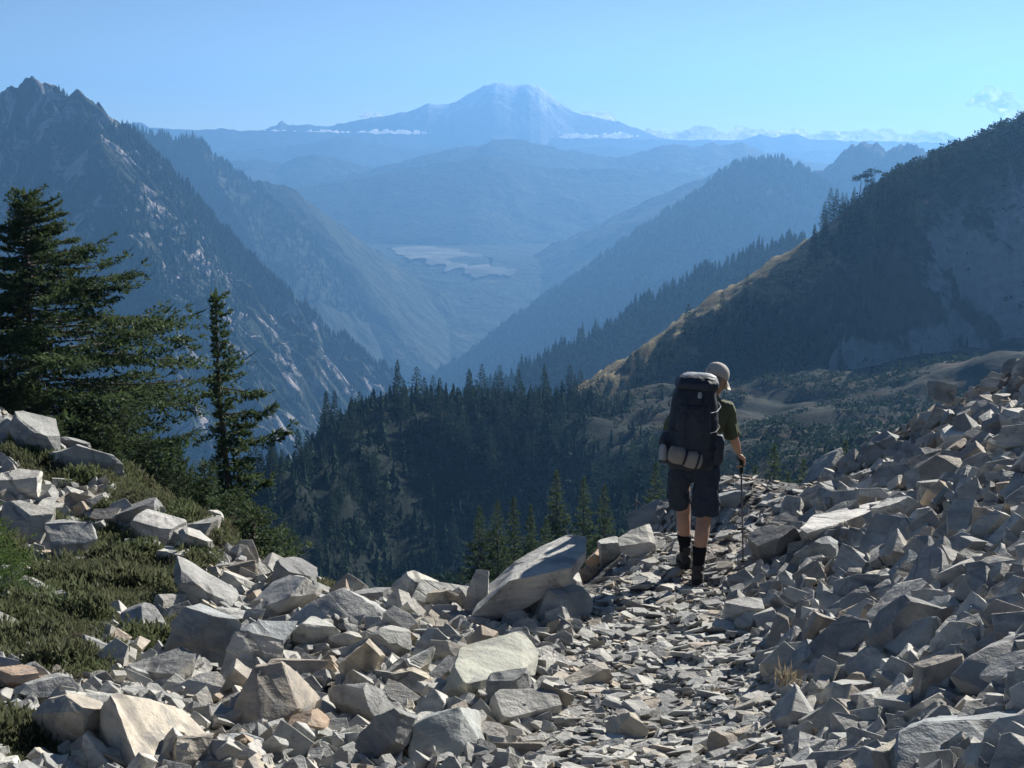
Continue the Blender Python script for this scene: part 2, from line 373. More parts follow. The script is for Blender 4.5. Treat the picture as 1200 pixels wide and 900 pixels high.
# snow-covered volcano
t = NT('volcano_snow'); P_ = t.pos()
mp = t.n('ShaderNodeMapping', ins={'Vector': P_, 'Scale': (1, 1, .55)})
a = t.noise(mp.outputs[0], .0055, 8, .68, .5)
sep = t.n('ShaderNodeSeparateXYZ', ins={0: P_})
hgt = t.math('DIVIDE', t.math('ADD', sep.outputs[2], -25.0), 260.0, True)
k = t.math('ADD', a, t.math('MULTIPLY', t.math('SUBTRACT', hgt, .3), .30))
c = t.ramp(k, [(.50, (.035, .04, .045)), (.56, (.10, .10, .11)), (.64, (.42, .44, .47)), (.76, (.56, .58, .60))])
vol_mat = t.surf(t.bsdf(c, .8, a, .2, .8, 60))
FR['volcano'] = range_mesh('snowy_volcano', [(240, 160, 24500), (300, 154, 24500), (312, 151, 24500), (324, 147, 24500), (330, 142, 24500), (336, 147, 24500), (350, 146, 24500), (365, 147, 24500), (385, 148, 24500), (402, 144, 24500), (425, 140, 24500), (450, 136, 24500), (468, 132, 24500), (480, 131, 24500), (492, 125, 24500), (502, 120, 24500), (512, 122, 24500), (528, 122, 24500), (542, 115, 24500), (556, 106, 24500), (568, 100, 24500), (580, 97, 24500), (592, 98, 24500), (606, 100, 24500), (620, 98, 24500), (632, 101, 24500), (645, 111, 24500), (658, 121, 24500), (672, 131, 24500), (690, 136, 24500), (708, 140, 24500), (726, 143, 24500), (745, 150, 24500), (770, 160, 24500), (830, 172, 24500), (900, 180, 24500)],
    (0, -1), .62, vol_mat, 'great snow and rock volcano on the horizon', n=400, rows=60, rough=10, spur=45, freq=.0011, floor=-600, rnd=60, seed=121, bslope=2.0, cat='volcano')

# valley floor, one sheet out to the horizon
def floor_z(y): return np.interp(y, [0, 3600, 4600, 9e9], [-625, -625, -402, -402])
vf = terrain_material('valley_floor_forest', -.06, .0, .002, forest=(.022, .033, .02))
gx = np.linspace(-6300, 6300, 60); gy = np.linspace(-300, 9900, 94)
GX, GY = np.meshgrid(gx, gy)
GZ = floor_z(GY) + 6 * fbm(GX * .0006, GY * .0006, seed=5)
tag(link('valley_floor', npmesh('valley_floor', np.stack([GX, GY, GZ], -1).reshape(-1, 3), gridfaces(94, 60), True, vf)), 'flat forested valley floor far below', 'ground', kind='structure')
# pale clearing on the valley floor
t = NT('clearing_ground'); P_ = t.pos()
n1 = t.noise(P_, .008, 6, .7)
cl_mat = t.surf(t.bsdf(t.ramp(n1, [(.36, (.028, .038, .024)), (.5, (.08, .082, .062)), (.68, (.17, .165, .13))]), .95))
rim = [at(u, v, 1) for u, v in ((453, 291), (490, 288), (530, 290), (552, 296), (575, 305), (606, 318), (585, 323), (560, 321), (535, 317), (505, 311), (480, 302), (462, 297))]
def on_floor(p):
    ys = np.linspace(3000, 6000, 3001); k = np.argmax(p[2] * ys <= floor_z(ys) + 9); return p * ys[k]
rim = [on_floor(p) for p in rim]
ring = []
for i, p in enumerate(rim):
    q = rim[(i + 1) % len(rim)]
    for s in np.linspace(0, 1, 8, endpoint=False):
        c_ = p * (1 - s) + q * s
        ring.append(c_ + np.array((14, 40, 0)) * fbm(np.array([i + s]) * 2.3, np.array([.5]), seed=7)[0])
ring = np.array(ring); ring[:, 2] = floor_z(ring[:, 1]) + 9
tag(link('clearing', npmesh('clearing', np.vstack([ring, ring - (0, 0, 25)]), [list(range(len(ring)))] + [[i, (i + 1) % len(ring), (i + 1) % len(ring) + len(ring), i + len(ring)] for i in range(len(ring))], False, cl_mat)), 'pale open clearing on the valley floor', 'clearing', kind='structure')

# ------------------------------------------------------------------ clouds
def cloud_mesh(name, puffs, seed, sub=3):
    V, F, off = [], [], 0
    bm = bmesh.new(); bmesh.ops.create_icosphere(bm, subdivisions=sub, radius=1)
    bv = np.array([v.co for v in bm.verts]); bf = np.array([[v.index for v in f.verts] for f in bm.faces]); bm.free()
    for i, (c_, r, sx, sz) in enumerate(puffs):
        d = 1 + .45 * fbm(bv[:, 0] * 1.5 + i * 7.1, bv[:, 1] * 1.5, bv[:, 2] * 1.5, seed=seed + i, octv=4)
        v = bv * d[:, None] * np.array((sx, sx, sz)) * r
        v[:, 2] = np.maximum(v[:, 2], -.5 * r * sz)
        V.append(v + c_); F.append(bf + off); off += len(bv)
    o = link('cloud_tmp', npmesh(name, np.vstack(V), np.vstack(F), True)); o.data.materials.clear()
    ex = np.vstack(V); m = o.modifiers.new('r', 'REMESH'); m.mode = 'VOXEL'; m.voxel_size = float(max(np.ptp(ex[:, 2]) / 22, np.ptp(ex[:, 0]) / 260))
    dg = bpy.context.evaluated_depsgraph_get(); me = bpy.data.meshes.new_from_object(o.evaluated_get(dg), depsgraph=dg); bpy.data.objects.remove(o, do_unlink=True)
    me.name = name; me.polygons.foreach_set('use_smooth', np.ones(len(me.polygons), dtype=bool)); me.materials.clear(); return me
t = NT('cloud_white')
d = t.bsdf((.92, .92, .93), 1.0, spec=0)
tr = t.n('ShaderNodeBsdfTranslucent', ins={'Color': (1, 1, 1, 1)})
mx = t.n('ShaderNodeMixShader', ins={'Fac': .85}); t.t.links.new(d, mx.inputs[1]); t.t.links.new(tr.outputs[0], mx.inputs[2])
cloud_mat = t.surf(mx.outputs[0])
def cloud(name, label, u0, u1, vb, h, Y, n, seed, cat='cloud', group=None):
    rng = random.Random(seed); px = Y / FPX; pf = []
    base = at((u0 + u1) / 2, vb, Y)
    for i in range(n):
        f = (i + rng.random()) / n
        p = at(u0 + (u1 - u0) * f, vb, Y) - base
        env = math.sin(math.pi * min(1, max(.04, f))) ** .5
        r = h * px * (.35 + .65 * rng.random()) * env
        pf.append((np.array((p[0], rng.uniform(-4, 4) * px * h * .4, p[2])), r, rng.uniform(.9, 1.5), rng.uniform(.75, 1.15)))
    o = link(name, cloud_mesh(name, pf, seed), mat=cloud_mat)
    o.location = base
    return tag(o, label, cat, group)
G1 = 'white cloud bank along the horizon'
for i, (a_, b_, vb, h, n) in enumerate(((655, 700, 158, 5, 12), (690, 760, 158, 6, 16), (750, 800, 158, 7, 14), (795, 850, 158, 9, 16), (845, 905, 158, 9, 18), (900, 955, 157, 7, 16), (950, 1000, 159, 6, 14), (990, 1050, 160, 10, 18), (1045, 1125, 162, 8, 18))):
    lab = ['thin low start of the cloud bank just right of the volcano', 'flat cloud of the bank next after its thin volcano end', 'low lumpy cloud of the bank above the rounded dark blue hills', 'billowing cloud of the bank above the long blue ridge top', 'tallest heaped cloud in the middle of the horizon bank',
           'cloud of the bank with small dark peaks poking through', 'flattened cloud between the dark peaks and the notched ridge', 'bright puffy cloud right above the notched blue ridge', 'tapering last cloud of the bank beside the dark mountain shoulder'][i]
    cloud('cloud', lab, a_, b_, vb + 3, h * 1.5, 10300 + (i % 3) * 150, n, 300 + i, group=G1)
for i, (a_, b_, vb, h, n, lab) in enumerate(((420, 452, 137, 6, 7, 'small round puff on the left shoulder of the volcano'), (668, 722, 139, 8, 12, 'wide puff on the right shoulder of the volcano'))):
    cloud('cloud', lab, a_, b_, vb, h, 10250, n, 340 + i, group='puffs by the volcano')
for i, (a_, b_, vb, h, n, lab) in enumerate(((300, 350, 154, 2.5, 10, 'faint thin strip of low cloud left of the volcano foot'), (355, 412, 155, 4, 12, 'low cloud strip under the left foothills of the volcano'), (415, 508, 156, 5, 18, 'longest low cloud strip at the left foot of the volcano'), (545, 600, 157, 4, 12, 'short low cloud strip under the middle of the volcano'), (625, 695, 161, 6, 24, 'thick low cloud strip at the right foot of the volcano'), (690, 748, 160, 5, 12, 'low cloud strip trailing off right of the volcano foot'))):
    cloud('cloud_strip', lab, a_, b_, vb, h, 9080, n, 360 + i, cat='mist', group='low cloud strips at the volcano foot')  # these strips are low clouds, set inside the haze box before the volcano
# thin ragged cloud high over the right shoulder
t = NT('cloud_wisp'); P_ = t.pos()
n1 = t.noise(P_, .008, 6, .7, .8)
al = t.ramp(n1, [(.36, (0, 0, 0)), (.58, (.95, .95, .95))])
tp = t.n('ShaderNodeBsdfTransparent'); d = t.n('ShaderNodeBsdfDiffuse', ins={'Color': (.95, .95, .95, 1)}); tr = t.n('ShaderNodeBsdfTranslucent', ins={'Color': (.95, .95, .95, 1)})
m1 = t.n('ShaderNodeMixShader', ins={'Fac': .6}); t.t.links.new(d.outputs[0], m1.inputs[1]); t.t.links.new(tr.outputs[0], m1.inputs[2])
m2 = t.n('ShaderNodeMixShader', ins={'Fac': al}); t.t.links.new(tp.outputs[0], m2.inputs[1]); t.t.links.new(m1.outputs[0], m2.inputs[2])
wisp = t.surf(m2.outputs[0])
def wcloud(label, cps, Y, seed):
    base = at(*cps[0][:2], Y)
    pf = [(at(u, v, Y) - base + np.array((0, i * 30., 0)), r * Y / FPX, 1.25, .9) for i, (u, v, r) in enumerate(cps)]
    o = link('cloud', cloud_mesh('wispy_cloud', pf, seed), mat=wisp); o.location = base
    tag(o, label, 'cloud', 'thin ragged clouds')
wcloud('thin ragged white cloud just over the dark mountain shoulder', [(1146, 121, 9), (1160, 116, 12), (1172, 121, 13), (1182, 126, 13), (1192, 130, 12), (1204, 134, 12), (1168, 108, 8), (1186, 117, 9)], 10800, 401)
# ------------------------------------------------------------------ conifers
def conifer(seed, H, Rm, nbr, tw, sub, lean=0.0, prof=None, azf=None, ragged=0.0, base=.06, rise=.12, droop=.38, tip=.22, leaf=.02, lw=.2, top=.985, sparse=0.0, twl=.30, subl=0):
    """crown vertices (diamonds of four) and trunk/limb tube data for a conifer of height H"""
    rng = random.Random(seed)
    prof = prof or (lambda s: (1 - s) ** .85 * (.35 + .65 * min(1, s * 6 + .25)))
    B, D, W, N = [], [], [], []          # base, direction*length, half-width vector
    limbs = []; TP, TD, TL = [], [], []
    def diamond(b, d, wv): B.append(b); D.append(d); W.append(wv)
    ga = rng.random() * 6.28
    for k in range(nbr):
        q = (k + rng.random()) / nbr
        s = base + (top - base) * q ** .92
        if rng.random() < sparse: continue
        az = ga + k * 2.39996 + rng.uniform(-.5, .5)
        L = Rm * prof(s) * rng.uniform(.62, 1.12)
        if azf: L *= azf(az, s)
        if ragged: L *= 1.45 if rng.random() < .22 else 1 - ragged * rng.random()
        if L < .02 * H * .3: L = .02 * H * .3
        org = np.array((lean * H * s, 0, H * s))
        dh = np.array((math.cos(az), math.sin(az), 0)); up = np.array((0, 0, 1.0)); sd = np.array((-dh[1], dh[0], 0))
        rs = rise + .5 * max(0, s - .75) * 3 + rng.uniform(-.08, .08); dr = droop * (1 - .6 * s) * rng.uniform(.7, 1.3)
        tp_ = tip * rng.uniform(.5, 1.4)
        bend = rng.uniform(-.15, .15)
        def axis(f): return org + dh * L * f + sd * L * bend * f * f + up * L * (rs * f - dr * f * f + tp_ * f ** 4)
        if L > .12 * H * .5: limbs.append([axis(f) for f in (0, .25, .5, .72)])
        def dress(ax_, Lx, share):
            nt = max(2, int(tw * share * (.45 + .55 * L / Rm)))
            for j in range(nt):
                f = .10 + .9 * (j + rng.random() * .6) / nt
                p = ax_(f); tg = ax_(min(1.02, f + .05)) - ax_(f - .05); tg /= np.linalg.norm(tg) + 1e-9
                s2 = np.cross(up, tg); s2 /= np.linalg.norm(s2) + 1e-9
                for sg in (-1, 1):
                    lt = Lx * twl * (1.1 - .72 * f) * rng.uniform(.55, 1.15) + .012 * H * .4
                    an = rng.uniform(.55, 1.25) * sg
                    d = tg * math.cos(an) + s2 * math.sin(an) + up * rng.uniform(-.38, .04)
                    d /= np.linalg.norm(d)
                    TP.append(p); TD.append(d); TL.append(lt)
        dress(axis, L, 1.0 if not subl else .7)
        for q2 in range(subl if L > .08 * H else 0):
            f0 = rng.uniform(.25, .8); o2 = axis(f0); tg = axis(f0 + .05) - axis(f0 - .05); tg /= np.linalg.norm(tg); an = rng.uniform(.45, .95) * (1 if q2 % 2 else -1)
            d2 = tg * math.cos(an) + sd * math.sin(an); L2 = L * rng.uniform(.28, .48) * (1.15 - .6 * f0); dz = rng.uniform(-.25, .0); tz = rng.uniform(.0, .22)
            dress(lambda f, o2=o2, d2=d2, L2=L2, dz=dz, tz=tz: o2 + d2 * L2 * f + up * L2 * (dz * f + tz * f * f), L2, .5)
        diamond(axis(.92), axis(1.04) - axis(.92), sd * L * .016)
    # leader
    for m in range(5):
        a = m * 1.3
        diamond(np.array((lean * H * .97, 0, H * (.95 + .006 * m))), np.array((math.cos(a) * .012 * H, math.sin(a) * .012 * H, H * .035)), np.array((math.cos(a + 1.57), math.sin(a + 1.57), 0)) * .006 * H)
    rn = np.random.default_rng(seed); TP, TD, TL = map(np.array, (TP, TD, TL)); m = len(TP)
    g = (np.arange(sub)[None, :] + rn.random((m, sub))) / sub
    jit = rn.normal(0, 1, (m, sub, 3)); jit /= np.linalg.norm(jit, axis=2, keepdims=True)
    b_ = TP[:, None, :] + TD[:, None, :] * (TL[:, None] * g)[..., None] - np.array((0, 0, 1.0)) * (.18 * TL[:, None] * g * g)[..., None]
    d_ = TD[:, None, :] + jit * .85; d_[..., 2] += .12; d_ /= np.linalg.norm(d_, axis=2, keepdims=True)
    l_ = leaf * H * rn.uniform(.6, 1.25, (m, sub)) * (1.05 - .35 * g) * (.30 + .70 * np.minimum(1, TL / (np.quantile(TL, .75) + 1e-9)))[:, None]
    n_ = np.cross(d_, rn.normal(0, 1, (m, sub, 3)) * .6 + (0, 0, 1.0)); n_ /= np.linalg.norm(n_, axis=2, keepdims=True) + 1e-9
    B, D, W = map(np.array, (B, D, W))
    B = np.vstack([B, b_.reshape(-1, 3)]); D = np.vstack([D, (d_ * l_[..., None]).reshape(-1, 3)]); W = np.vstack([W, (n_ * (l_ * lw)[..., None]).reshape(-1, 3)])
    # every spray is a bent four-cornered blade folded along its length
    up = np.array((0, 0, 1.0))
    mid = B + D * .45
    V = np.stack([B, mid + W - up * np.linalg.norm(W, axis=1)[:, None] * .35, B + D, mid - W - up * np.linalg.norm(W, axis=1)[:, None] * .35], 1).reshape(-1, 3)
    return V, np.arange(len(V)).reshape(-1, 4), limbs

def tube(path, r0, r1, seg=6):
    path = np.asarray(path, float); V = []; n = len(path)
    for i, p in enumerate(path):
        d = path[min(i + 1, n - 1)] - path[max(i - 1, 0)]; d /= np.linalg.norm(d) + 1e-9
        a = np.cross(d, (0, .3, 1) if abs(d[2]) < .9 else (1, 0, 0)); a /= np.linalg.norm(a); b = np.cross(d, a)
        r = r0 + (r1 - r0) * i / (n - 1)
        for k in range(seg):
            an = 2 * math.pi * k / seg
            V.append(p + (a * math.cos(an) + b * math.sin(an)) * r)
    F = [(i * seg + k, i * seg + (k + 1) % seg, (i + 1) * seg + (k + 1) % seg, (i + 1) * seg + k) for i in range(n - 1) for k in range(seg)]
    V.append(path[-1]); V.append(path[0])
    t = len(V)
    F += [((n - 1) * seg + k, (n - 1) * seg + (k + 1) % seg, t - 2, t - 2) for k in range(seg)]
    return np.array(V), [tuple(dict.fromkeys(f)) for f in F]

def trunk_mesh(name, H, r, lean, limbs, seed, seg=8, bark=None):
    rng = random.Random(seed); V, F, o = [], [], 0
    path = [(lean * H * s + .006 * H * math.sin(s * 9 + seed), .004 * H * math.cos(s * 7), H * s) for s in np.linspace(-.03, .97, 12)]
    v, f = tube(path, r, r * .12, seg); V.append(v); F += f; o = len(v)
    for L in limbs:
        v, f = tube(L, r * .16, r * .04, 4); V.append(v); F += [tuple(x + o for x in q) for q in f]; o += len(v)
    me = npmesh(name, np.vstack(V), F, True, bark or M['bark'])
    return me

def make_tree(name, seed, H, loc, rz, parts=True, needles=None, trunk_r=None, proto=None, **kw):
    lean = kw.get('lean', 0.0)
    V, Fq, limbs = conifer(seed, H, **kw)
    cm = npmesh('crown', V, Fq, False, needles or M['needles'])
    tm = trunk_mesh('trunk', H, trunk_r or H * .022, lean, limbs, seed)
    return cm, tm

def place_tree(name, cm, tm, loc, rz, s, label, group, sz=None, cat='tree'):
    e = empty(name, loc, rz); e.scale = (s, s, sz or s)
    tag(e, label, cat, group)
    c = link('crown', cm, e); t_ = link('trunk', tm, e)
    return e

# ------------------------------------------------------------------ middle ground: knoll, bench, right mountain
mid = [  # (u, v, Y)
    # gully under the scree lip
    (450, 760, 45), (300, 780, 45), (600, 760, 45), (100, 780, 50), (-150, 780, 50), (800, 720, 50), (1000, 700, 50), (1300, 700, 50),
    (450, 735, 120), (300, 735, 120), (600, 720, 120), (750, 690, 120), (900, 650, 120), (1100, 620, 120), (1300, 600, 120), (50, 735, 120), (-250, 720, 120),
    (450, 715, 220), (300, 715, 220), (150, 700, 220), (600, 690, 225), (-200, 700, 230),
    (740, 640, 230), (850, 585, 225), (950, 575, 225), (1050, 565, 225), (1200, 540, 225), (1400, 500, 225),
    # knoll face
    (380, 690, 322), (450, 692, 348), (520, 692, 354), (600, 670, 360), (680, 620, 355), (330, 690, 310),
    (420, 590, 362), (480, 580, 380), (560, 575, 393), (640, 560, 400), (720, 540, 400), (370, 600, 338), (330, 600, 325),
    (385, 520, 352), (405, 502, 370), (440, 482, 392), (480, 474, 405), (520, 470, 415), (580, 470, 425), (640, 470, 432), (700, 468, 440), (760, 464, 452),
    (345, 545, 335), (300, 570, 330), (240, 585, 330), (150, 590, 330), (50, 595, 330), (-80, 600, 330), (330, 570, 352), (280, 588, 352), (220, 598, 356), (130, 604, 360), (20, 606, 360), (-100, 610, 360), (300, 600, 385), (200, 625, 390), (80, 630, 390), (360, 545, 368),
    # behind the knoll it falls away
    (300, 640, 430), (420, 590, 480), (500, 560, 520), (580, 540, 520), (660, 520, 530), (150, 660, 430), (-100, 660, 430),
    (300, 760, 640), (500, 640, 680), (620, 560, 660), (0, 780, 640), (700, 520, 640),
    # bench with meadow
    (800, 545, 330), (880, 528, 330), (960, 520, 330), (1040, 505, 330), (1130, 480, 340), (1230, 455, 350), (1400, 410, 350),
    (800, 485, 430), (860, 478, 440), (930, 468, 450), (1000, 452, 460), (1080, 442, 460), (1150, 430, 460), (1250, 415, 460), (1400, 385, 460),
    (790, 462, 500), (900, 452, 520), (1000, 440, 530), (1150, 420, 530), (1350, 380, 530),
]
mc = np.array([at(*p) for p in mid])
nx_, ny_ = 300, 260
gx = np.linspace(-260, 360, nx_); gy = 26 + (np.linspace(0, 1, ny_) ** 1.25) * (670 - 26)
GX, GY = np.meshgrid(gx, gy)
q = np.stack([GX.ravel(), GY.ravel()], 1) / 100
Z = tps(np.column_stack([mc[:, 0] / 100, mc[:, 1] / 100, mc[:, 2]]), q, 2e-3).reshape(GX.shape)
far = np.clip((GY - 120) / 200, 0, 1)
Z += far * (3.0 * fbm(GX * .02, GY * .02, seed=11, octv=4) + 1.1 * fbm(GX * .09, GY * .09, seed=12, octv=3))
bs = np.clip((GX - 15) / 30, 0, 1) * np.clip((GY - 250) / 60, 0, 1)
Z += bs * (2.6 * fbm(GX * .022, GY * .055, seed=14, octv=3) + 1.3 * np.abs(fbm(GX * .06, GY * .12, seed=15, octv=2)))
MIDZ = Z.copy()
def midz(x, y):
    fx = np.clip((np.asarray(x) - gx[0]) / (gx[1] - gx[0]), 0, nx_ - 1.001); fy = np.interp(y, gy, np.arange(ny_)); fy = np.clip(fy, 0, ny_ - 1.001)
    i, j = np.floor(fx).astype(int), np.floor(fy).astype(int); a, b = fx - i, fy - j
    return (MIDZ[j, i] * (1 - a) + MIDZ[j, i + 1] * a) * (1 - b) + (MIDZ[j + 1, i] * (1 - a) + MIDZ[j + 1, i + 1] * a) * b
# meadow turf, heath and scree mottled over bench and knoll
t = NT('bench_meadow_and_heath'); P_ = t.pos(); sx = t.n('ShaderNodeSeparateXYZ', ins={0: P_})
a = t.noise(P_, .35, 6, .7); b_ = t.noise(P_, .06, 5, .62, .6)
mp = t.n('ShaderNodeMapping', ins={'Vector': P_, 'Scale': (.35, 1.0, 1.0)})
stp = t.noise(mp.outputs[0], .10, 5, .6, .4)
green = t.ramp(a, [(.3, (.003, .007, .005)), (.55, (.007, .014, .009)), (.75, (.015, .026, .014))])
fa = t.noise(P_, 1.3, 5, .75)
mb = t.n('ShaderNodeMapping', ins={'Vector': P_, 'Scale': (.4, 1.0, 1.0)})
fb = t.noise(mb.outputs[0], .22, 6, .72, .5)
turf = t.ramp(t.math('ADD', t.math('MULTIPLY', fb, .75), t.math('MULTIPLY', fa, .25)), [(.38, (.008, .013, .006)), (.46, (.024, .024, .011)), (.52, (.052, .036, .020)), (.59, (.078, .052, .032)), (.68, (.125, .092, .06))])
side = t.math('DIVIDE', t.math('SUBTRACT', sx.outputs[0], 22.0), 30.0, True)     # open meadow lies on the bench, east of the knoll
mk = t.math('MULTIPLY', t.ramp(stp, [(.48, (0, 0, 0)), (.60, (.9, .9, .9))]), side)
c = t.mix(mk, green, turf)
mk2 = t.math('MULTIPLY', t.ramp(b_, [(.60, (0, 0, 0)), (.66, (.7, .7, .7))]), side)
c = t.mix(mk2, c, t.mix(fa, (.02, .026, .013), (.055, .058, .028)))
bench_mat = t.surf(t.bsdf(c, .95, a, .1, .8, .6))
tag(link('terrain', npmesh('terrain', np.stack([GX, GY, Z], -1).reshape(-1, 3), gridfaces(ny_, nx_), True, bench_mat)), 'wooded knoll and brown meadow bench below the scree', 'terrain', kind='structure')

# right mountain: its crest runs down from the frame's right edge to the knoll
FR['right6'] = range_mesh('mountain', [(560, 540, 500), (620, 496, 515), (664, 462, 525), (700, 438, 540), (735, 418, 550), (770, 392, 562), (800, 372, 572), (830, 350, 580), (862, 332, 588), (890, 314, 594), (920, 296, 600), (950, 277, 606), (975, 258, 610), (1000, 240, 614), (1020, 222, 618), (1040, 207, 624), (1070, 190, 632), (1100, 178, 638), (1130, 166, 645), (1160, 153, 652), (1190, 140, 658), (1210, 128, 660), (1260, 100, 668), (1330, 60, 680), (1420, 20, 690), (1520, 0, 700)],
    (-.36, -.93), .92, mt_right, 'dark steep mountain shoulder with a sunlit grassy edge', n=420, rows=90, rough=1.1, spur=20, freq=.016, rnd=24, cfade=.34, floor=-170, seed=131, bslope=.55, bdir=(.8, .6))[0:2]
F6 = FR['right6'][1]

# grassy band that catches the sun along that crest is part of the same hillside: meadow colour near the top
t = NT('right_mountain_cover_2'); P_ = t.pos()
at_ = t.n('ShaderNodeAttribute', attribute_name='down')
a = t.noise(P_, .22, 6, .7); mp = t.n('ShaderNodeMapping', ins={'Vector': P_, 'Rotation': (0, 0, .35), 'Scale': (1.0, .8, .8)})
g = t.noise(mp.outputs[0], .05, 6, .62, .5)
forest = t.ramp(a, [(.36, (.010, .016, .010)), (.5, (.026, .036, .018)), (.64, (.065, .068, .038))])
ga = t.noise(P_, 1.1, 5, .75)
mg = t.n('ShaderNodeMapping', ins={'Vector': P_, 'Rotation': (0, 0, .35), 'Scale': (.12, .5, .5)})
gs = t.noise(mg.outputs[0], .5, 5, .65)
tan = t.mix(t.ramp(gs, [(.40, (0, 0, 0)), (.58, (1, 1, 1))]), t.ramp(ga, [(.4, (.07, .065, .035)), (.6, (.14, .115, .06))]), t.ramp(ga, [(.38, (.13, .11, .055)), (.5, (.27, .225, .12)), (.64, (.40, .34, .20))]))
heath = t.ramp(a, [(.3, (.030, .031, .026)), (.6, (.062, .060, .050))])
scr = t.ramp(a, [(.3, (.20, .195, .20)), (.6, (.32, .31, .315))])
spx = t.n('ShaderNodeSeparateXYZ', ins={0: P_})
east = t.math('DIVIDE', t.math('SUBTRACT', spx.outputs[0], 110.0), 70.0, True)
spq = t.n('ShaderNodeSeparateXYZ', ins={0: P_})
up_ = t.math('DIVIDE', t.math('SUBTRACT', spq.outputs[0], 128.0), 30.0, True)
k = t.math('ADD', t.math('ADD', at_.outputs['Fac'], t.math('MULTIPLY', t.math('SUBTRACT', g, .5), 60.0)), t.math('SUBTRACT', t.math('MULTIPLY', up_, 90.0), 20.0))
c = t.mix(t.ramp(t.math('DIVIDE', k, 100.0, True), [(.16, (0, 0, 0)), (.26, (1, 1, 1))]), tan, forest)
g2 = t.noise(mp.outputs[0], .028, 6, .65, .6)
c = t.mix(t.math('MULTIPLY', t.ramp(g2, [(.47, (0, 0, 0)), (.54, (1, 1, 1))]), t.ramp(t.math('DIVIDE', k, 100.0, True), [(.16, (0, 0, 0)), (.3, (1, 1, 1))])), c, heath)
raw = at_.outputs['Fac']
g3 = t.math('ADD', t.noise(mp.outputs[0], .02, 6, .6, .8), t.math('MULTIPLY', east, .13))
c = t.mix(t.math('MULTIPLY', t.ramp(g3, [(.56, (0, 0, 0)), (.60, (1, 1, 1))]), t.ramp(t.math('DIVIDE', raw, 200.0, True), [(.2, (0, 0, 0)), (.35, (1, 1, 1))])), c, scr)
r6 = t.surf(t.bsdf(c, .95, a, .1, .8, .8))
o6 = FR['right6'][0]; o6.data.materials[0] = r6
nr, nc = F6.shape[:2]; me = o6.data
dist = np.zeros(len(me.vertices)); fr0 = len(me.vertices) - nr * nc
dist[fr0:] = np.linalg.norm(F6[:, :, :2] - F6[:1, :, :2], axis=2).ravel()
at6 = me.attributes.new('down', 'FLOAT', 'POINT'); at6.data.foreach_set('value', dist.astype(np.float32))

# ------------------------------------------------------------------ far woods: uncountable, one object per wood
def cone_proto(seed, k):
    rng = random.Random(seed); V, F = [], []
    for lv in range(k):
        z0 = .06 + .94 * lv / k * .95; z1 = min(1.0, z0 + 1.35 / k); r = .2 * (1 - lv / k) ** .8 + .015
        n = 6; o = len(V)
        for i in range(n):
            a = 2 * math.pi * i / n + lv * .5; rr = r * rng.uniform(.55, 1.2)
            V.append((math.cos(a) * rr, math.sin(a) * rr, z0 + rng.uniform(-.03, .02)))
        V.append((0, 0, z1)); V.append((0, 0, z0 + .05))
        F += [(o + i, o + (i + 1) % n, o + n) for i in range(n)]
    return np.array(V), np.array(F)
cones = [cone_proto(s, 3) for s in range(4)] 
cones_hi = [cone_proto(s, 7) for s in range(10, 15)]
def wood(name, pts, hs, label, protos=cones, mat=None):
    rng = np.random.default_rng(len(pts)); V, F, o = [], [], 0
    for i, (p, h) in enumerate(zip(pts, hs)):
        v, f = protos[i % len(protos)]; a = rng.random() * 6.28; ca, sa = math.cos(a), math.sin(a); w_ = h * rng.uniform(.8, 1.3)
        V.append(np.stack([(v[:, 0] * ca - v[:, 1] * sa) * w_, (v[:, 0] * sa + v[:, 1] * ca) * w_, v[:, 2] * h], 1) + p - (0, 0, h * .06)); F.append(f + o); o += len(v)
    return tag(link(name, npmesh(name, np.vstack(V), np.vstack(F), False, mat or M['needles_far'])), label, 'forest', kind='stuff')
def on_range(front, n, seed, jmax=1.0, jpow=1.0, mask=None, umin=-30, umax=1230):
    rng = np.random.default_rng(seed); out = []
    nr, nc = front.shape[:2]
    while len(out) < n:
        j = rng.random(4000) ** jpow * jmax * (nr - 1.01); i = rng.random(4000) * (nc - 1.01)
        jj, ii = j.astype(int), i.astype(int); a, b = (j - jj)[:, None], (i - ii)[:, None]
        p = (front[jj, ii] * (1 - b) + front[jj, ii + 1] * b) * (1 - a) + (front[jj + 1, ii] * (1 - b) + front[jj + 1, ii + 1] * b) * a
        u, v = proj(p)
        ok = (u > umin) & (u < umax) & (v < 720)
        if mask is not None: ok &= mask(p, u, v)
        out += list(p[ok])
    return np.array(out[:n])
rng = np.random.default_rng(5)
msk = lambda f, lo: (lambda p, u, v: fbm(p[:, 0] * f, p[:, 1] * f, p[:, 2] * f, seed=77, octv=3) > lo)
p = np.vstack([on_range(FR['left'][1], 5200, 1, .75, 1.0, lambda p, u, v: (fbm(p[:, 0] * .006, p[:, 1] * .006, p[:, 2] * .006, seed=77, octv=3) > -.05) & (v > 150)), on_range(FR['left'][1], 400, 2, .02, 1.0, lambda p, u, v: u > 230), on_range(FR['spur'][1], 1500, 3, .8, 1.0, msk(.006, .0))])
wood('forest', p, rng.uniform(8, 18, len(p)), 'scattered dark conifers clinging to the blunt peak')
p = np.vstack([on_range(FR['right4'][1], 900, 4, .03, 1.0), on_range(FR['right4'][1], 4200, 5, .7), on_range(FR['left2'][1], 400, 6, .02), on_range(FR['left2'][1], 1800, 7, .7)])
wood('forest', p, rng.uniform(14, 27, len(p)), 'dark conifer forest on the long blue ridges')
p = np.vstack([on_range(FR['right5'][1], 260, 8, .012), on_range(FR['right5'][1], 4300, 9, .6)])
wood('forest', p, rng.uniform(8, 19, len(p)), 'dense conifer wood on the hillside under the long blue ridge', cones_hi)
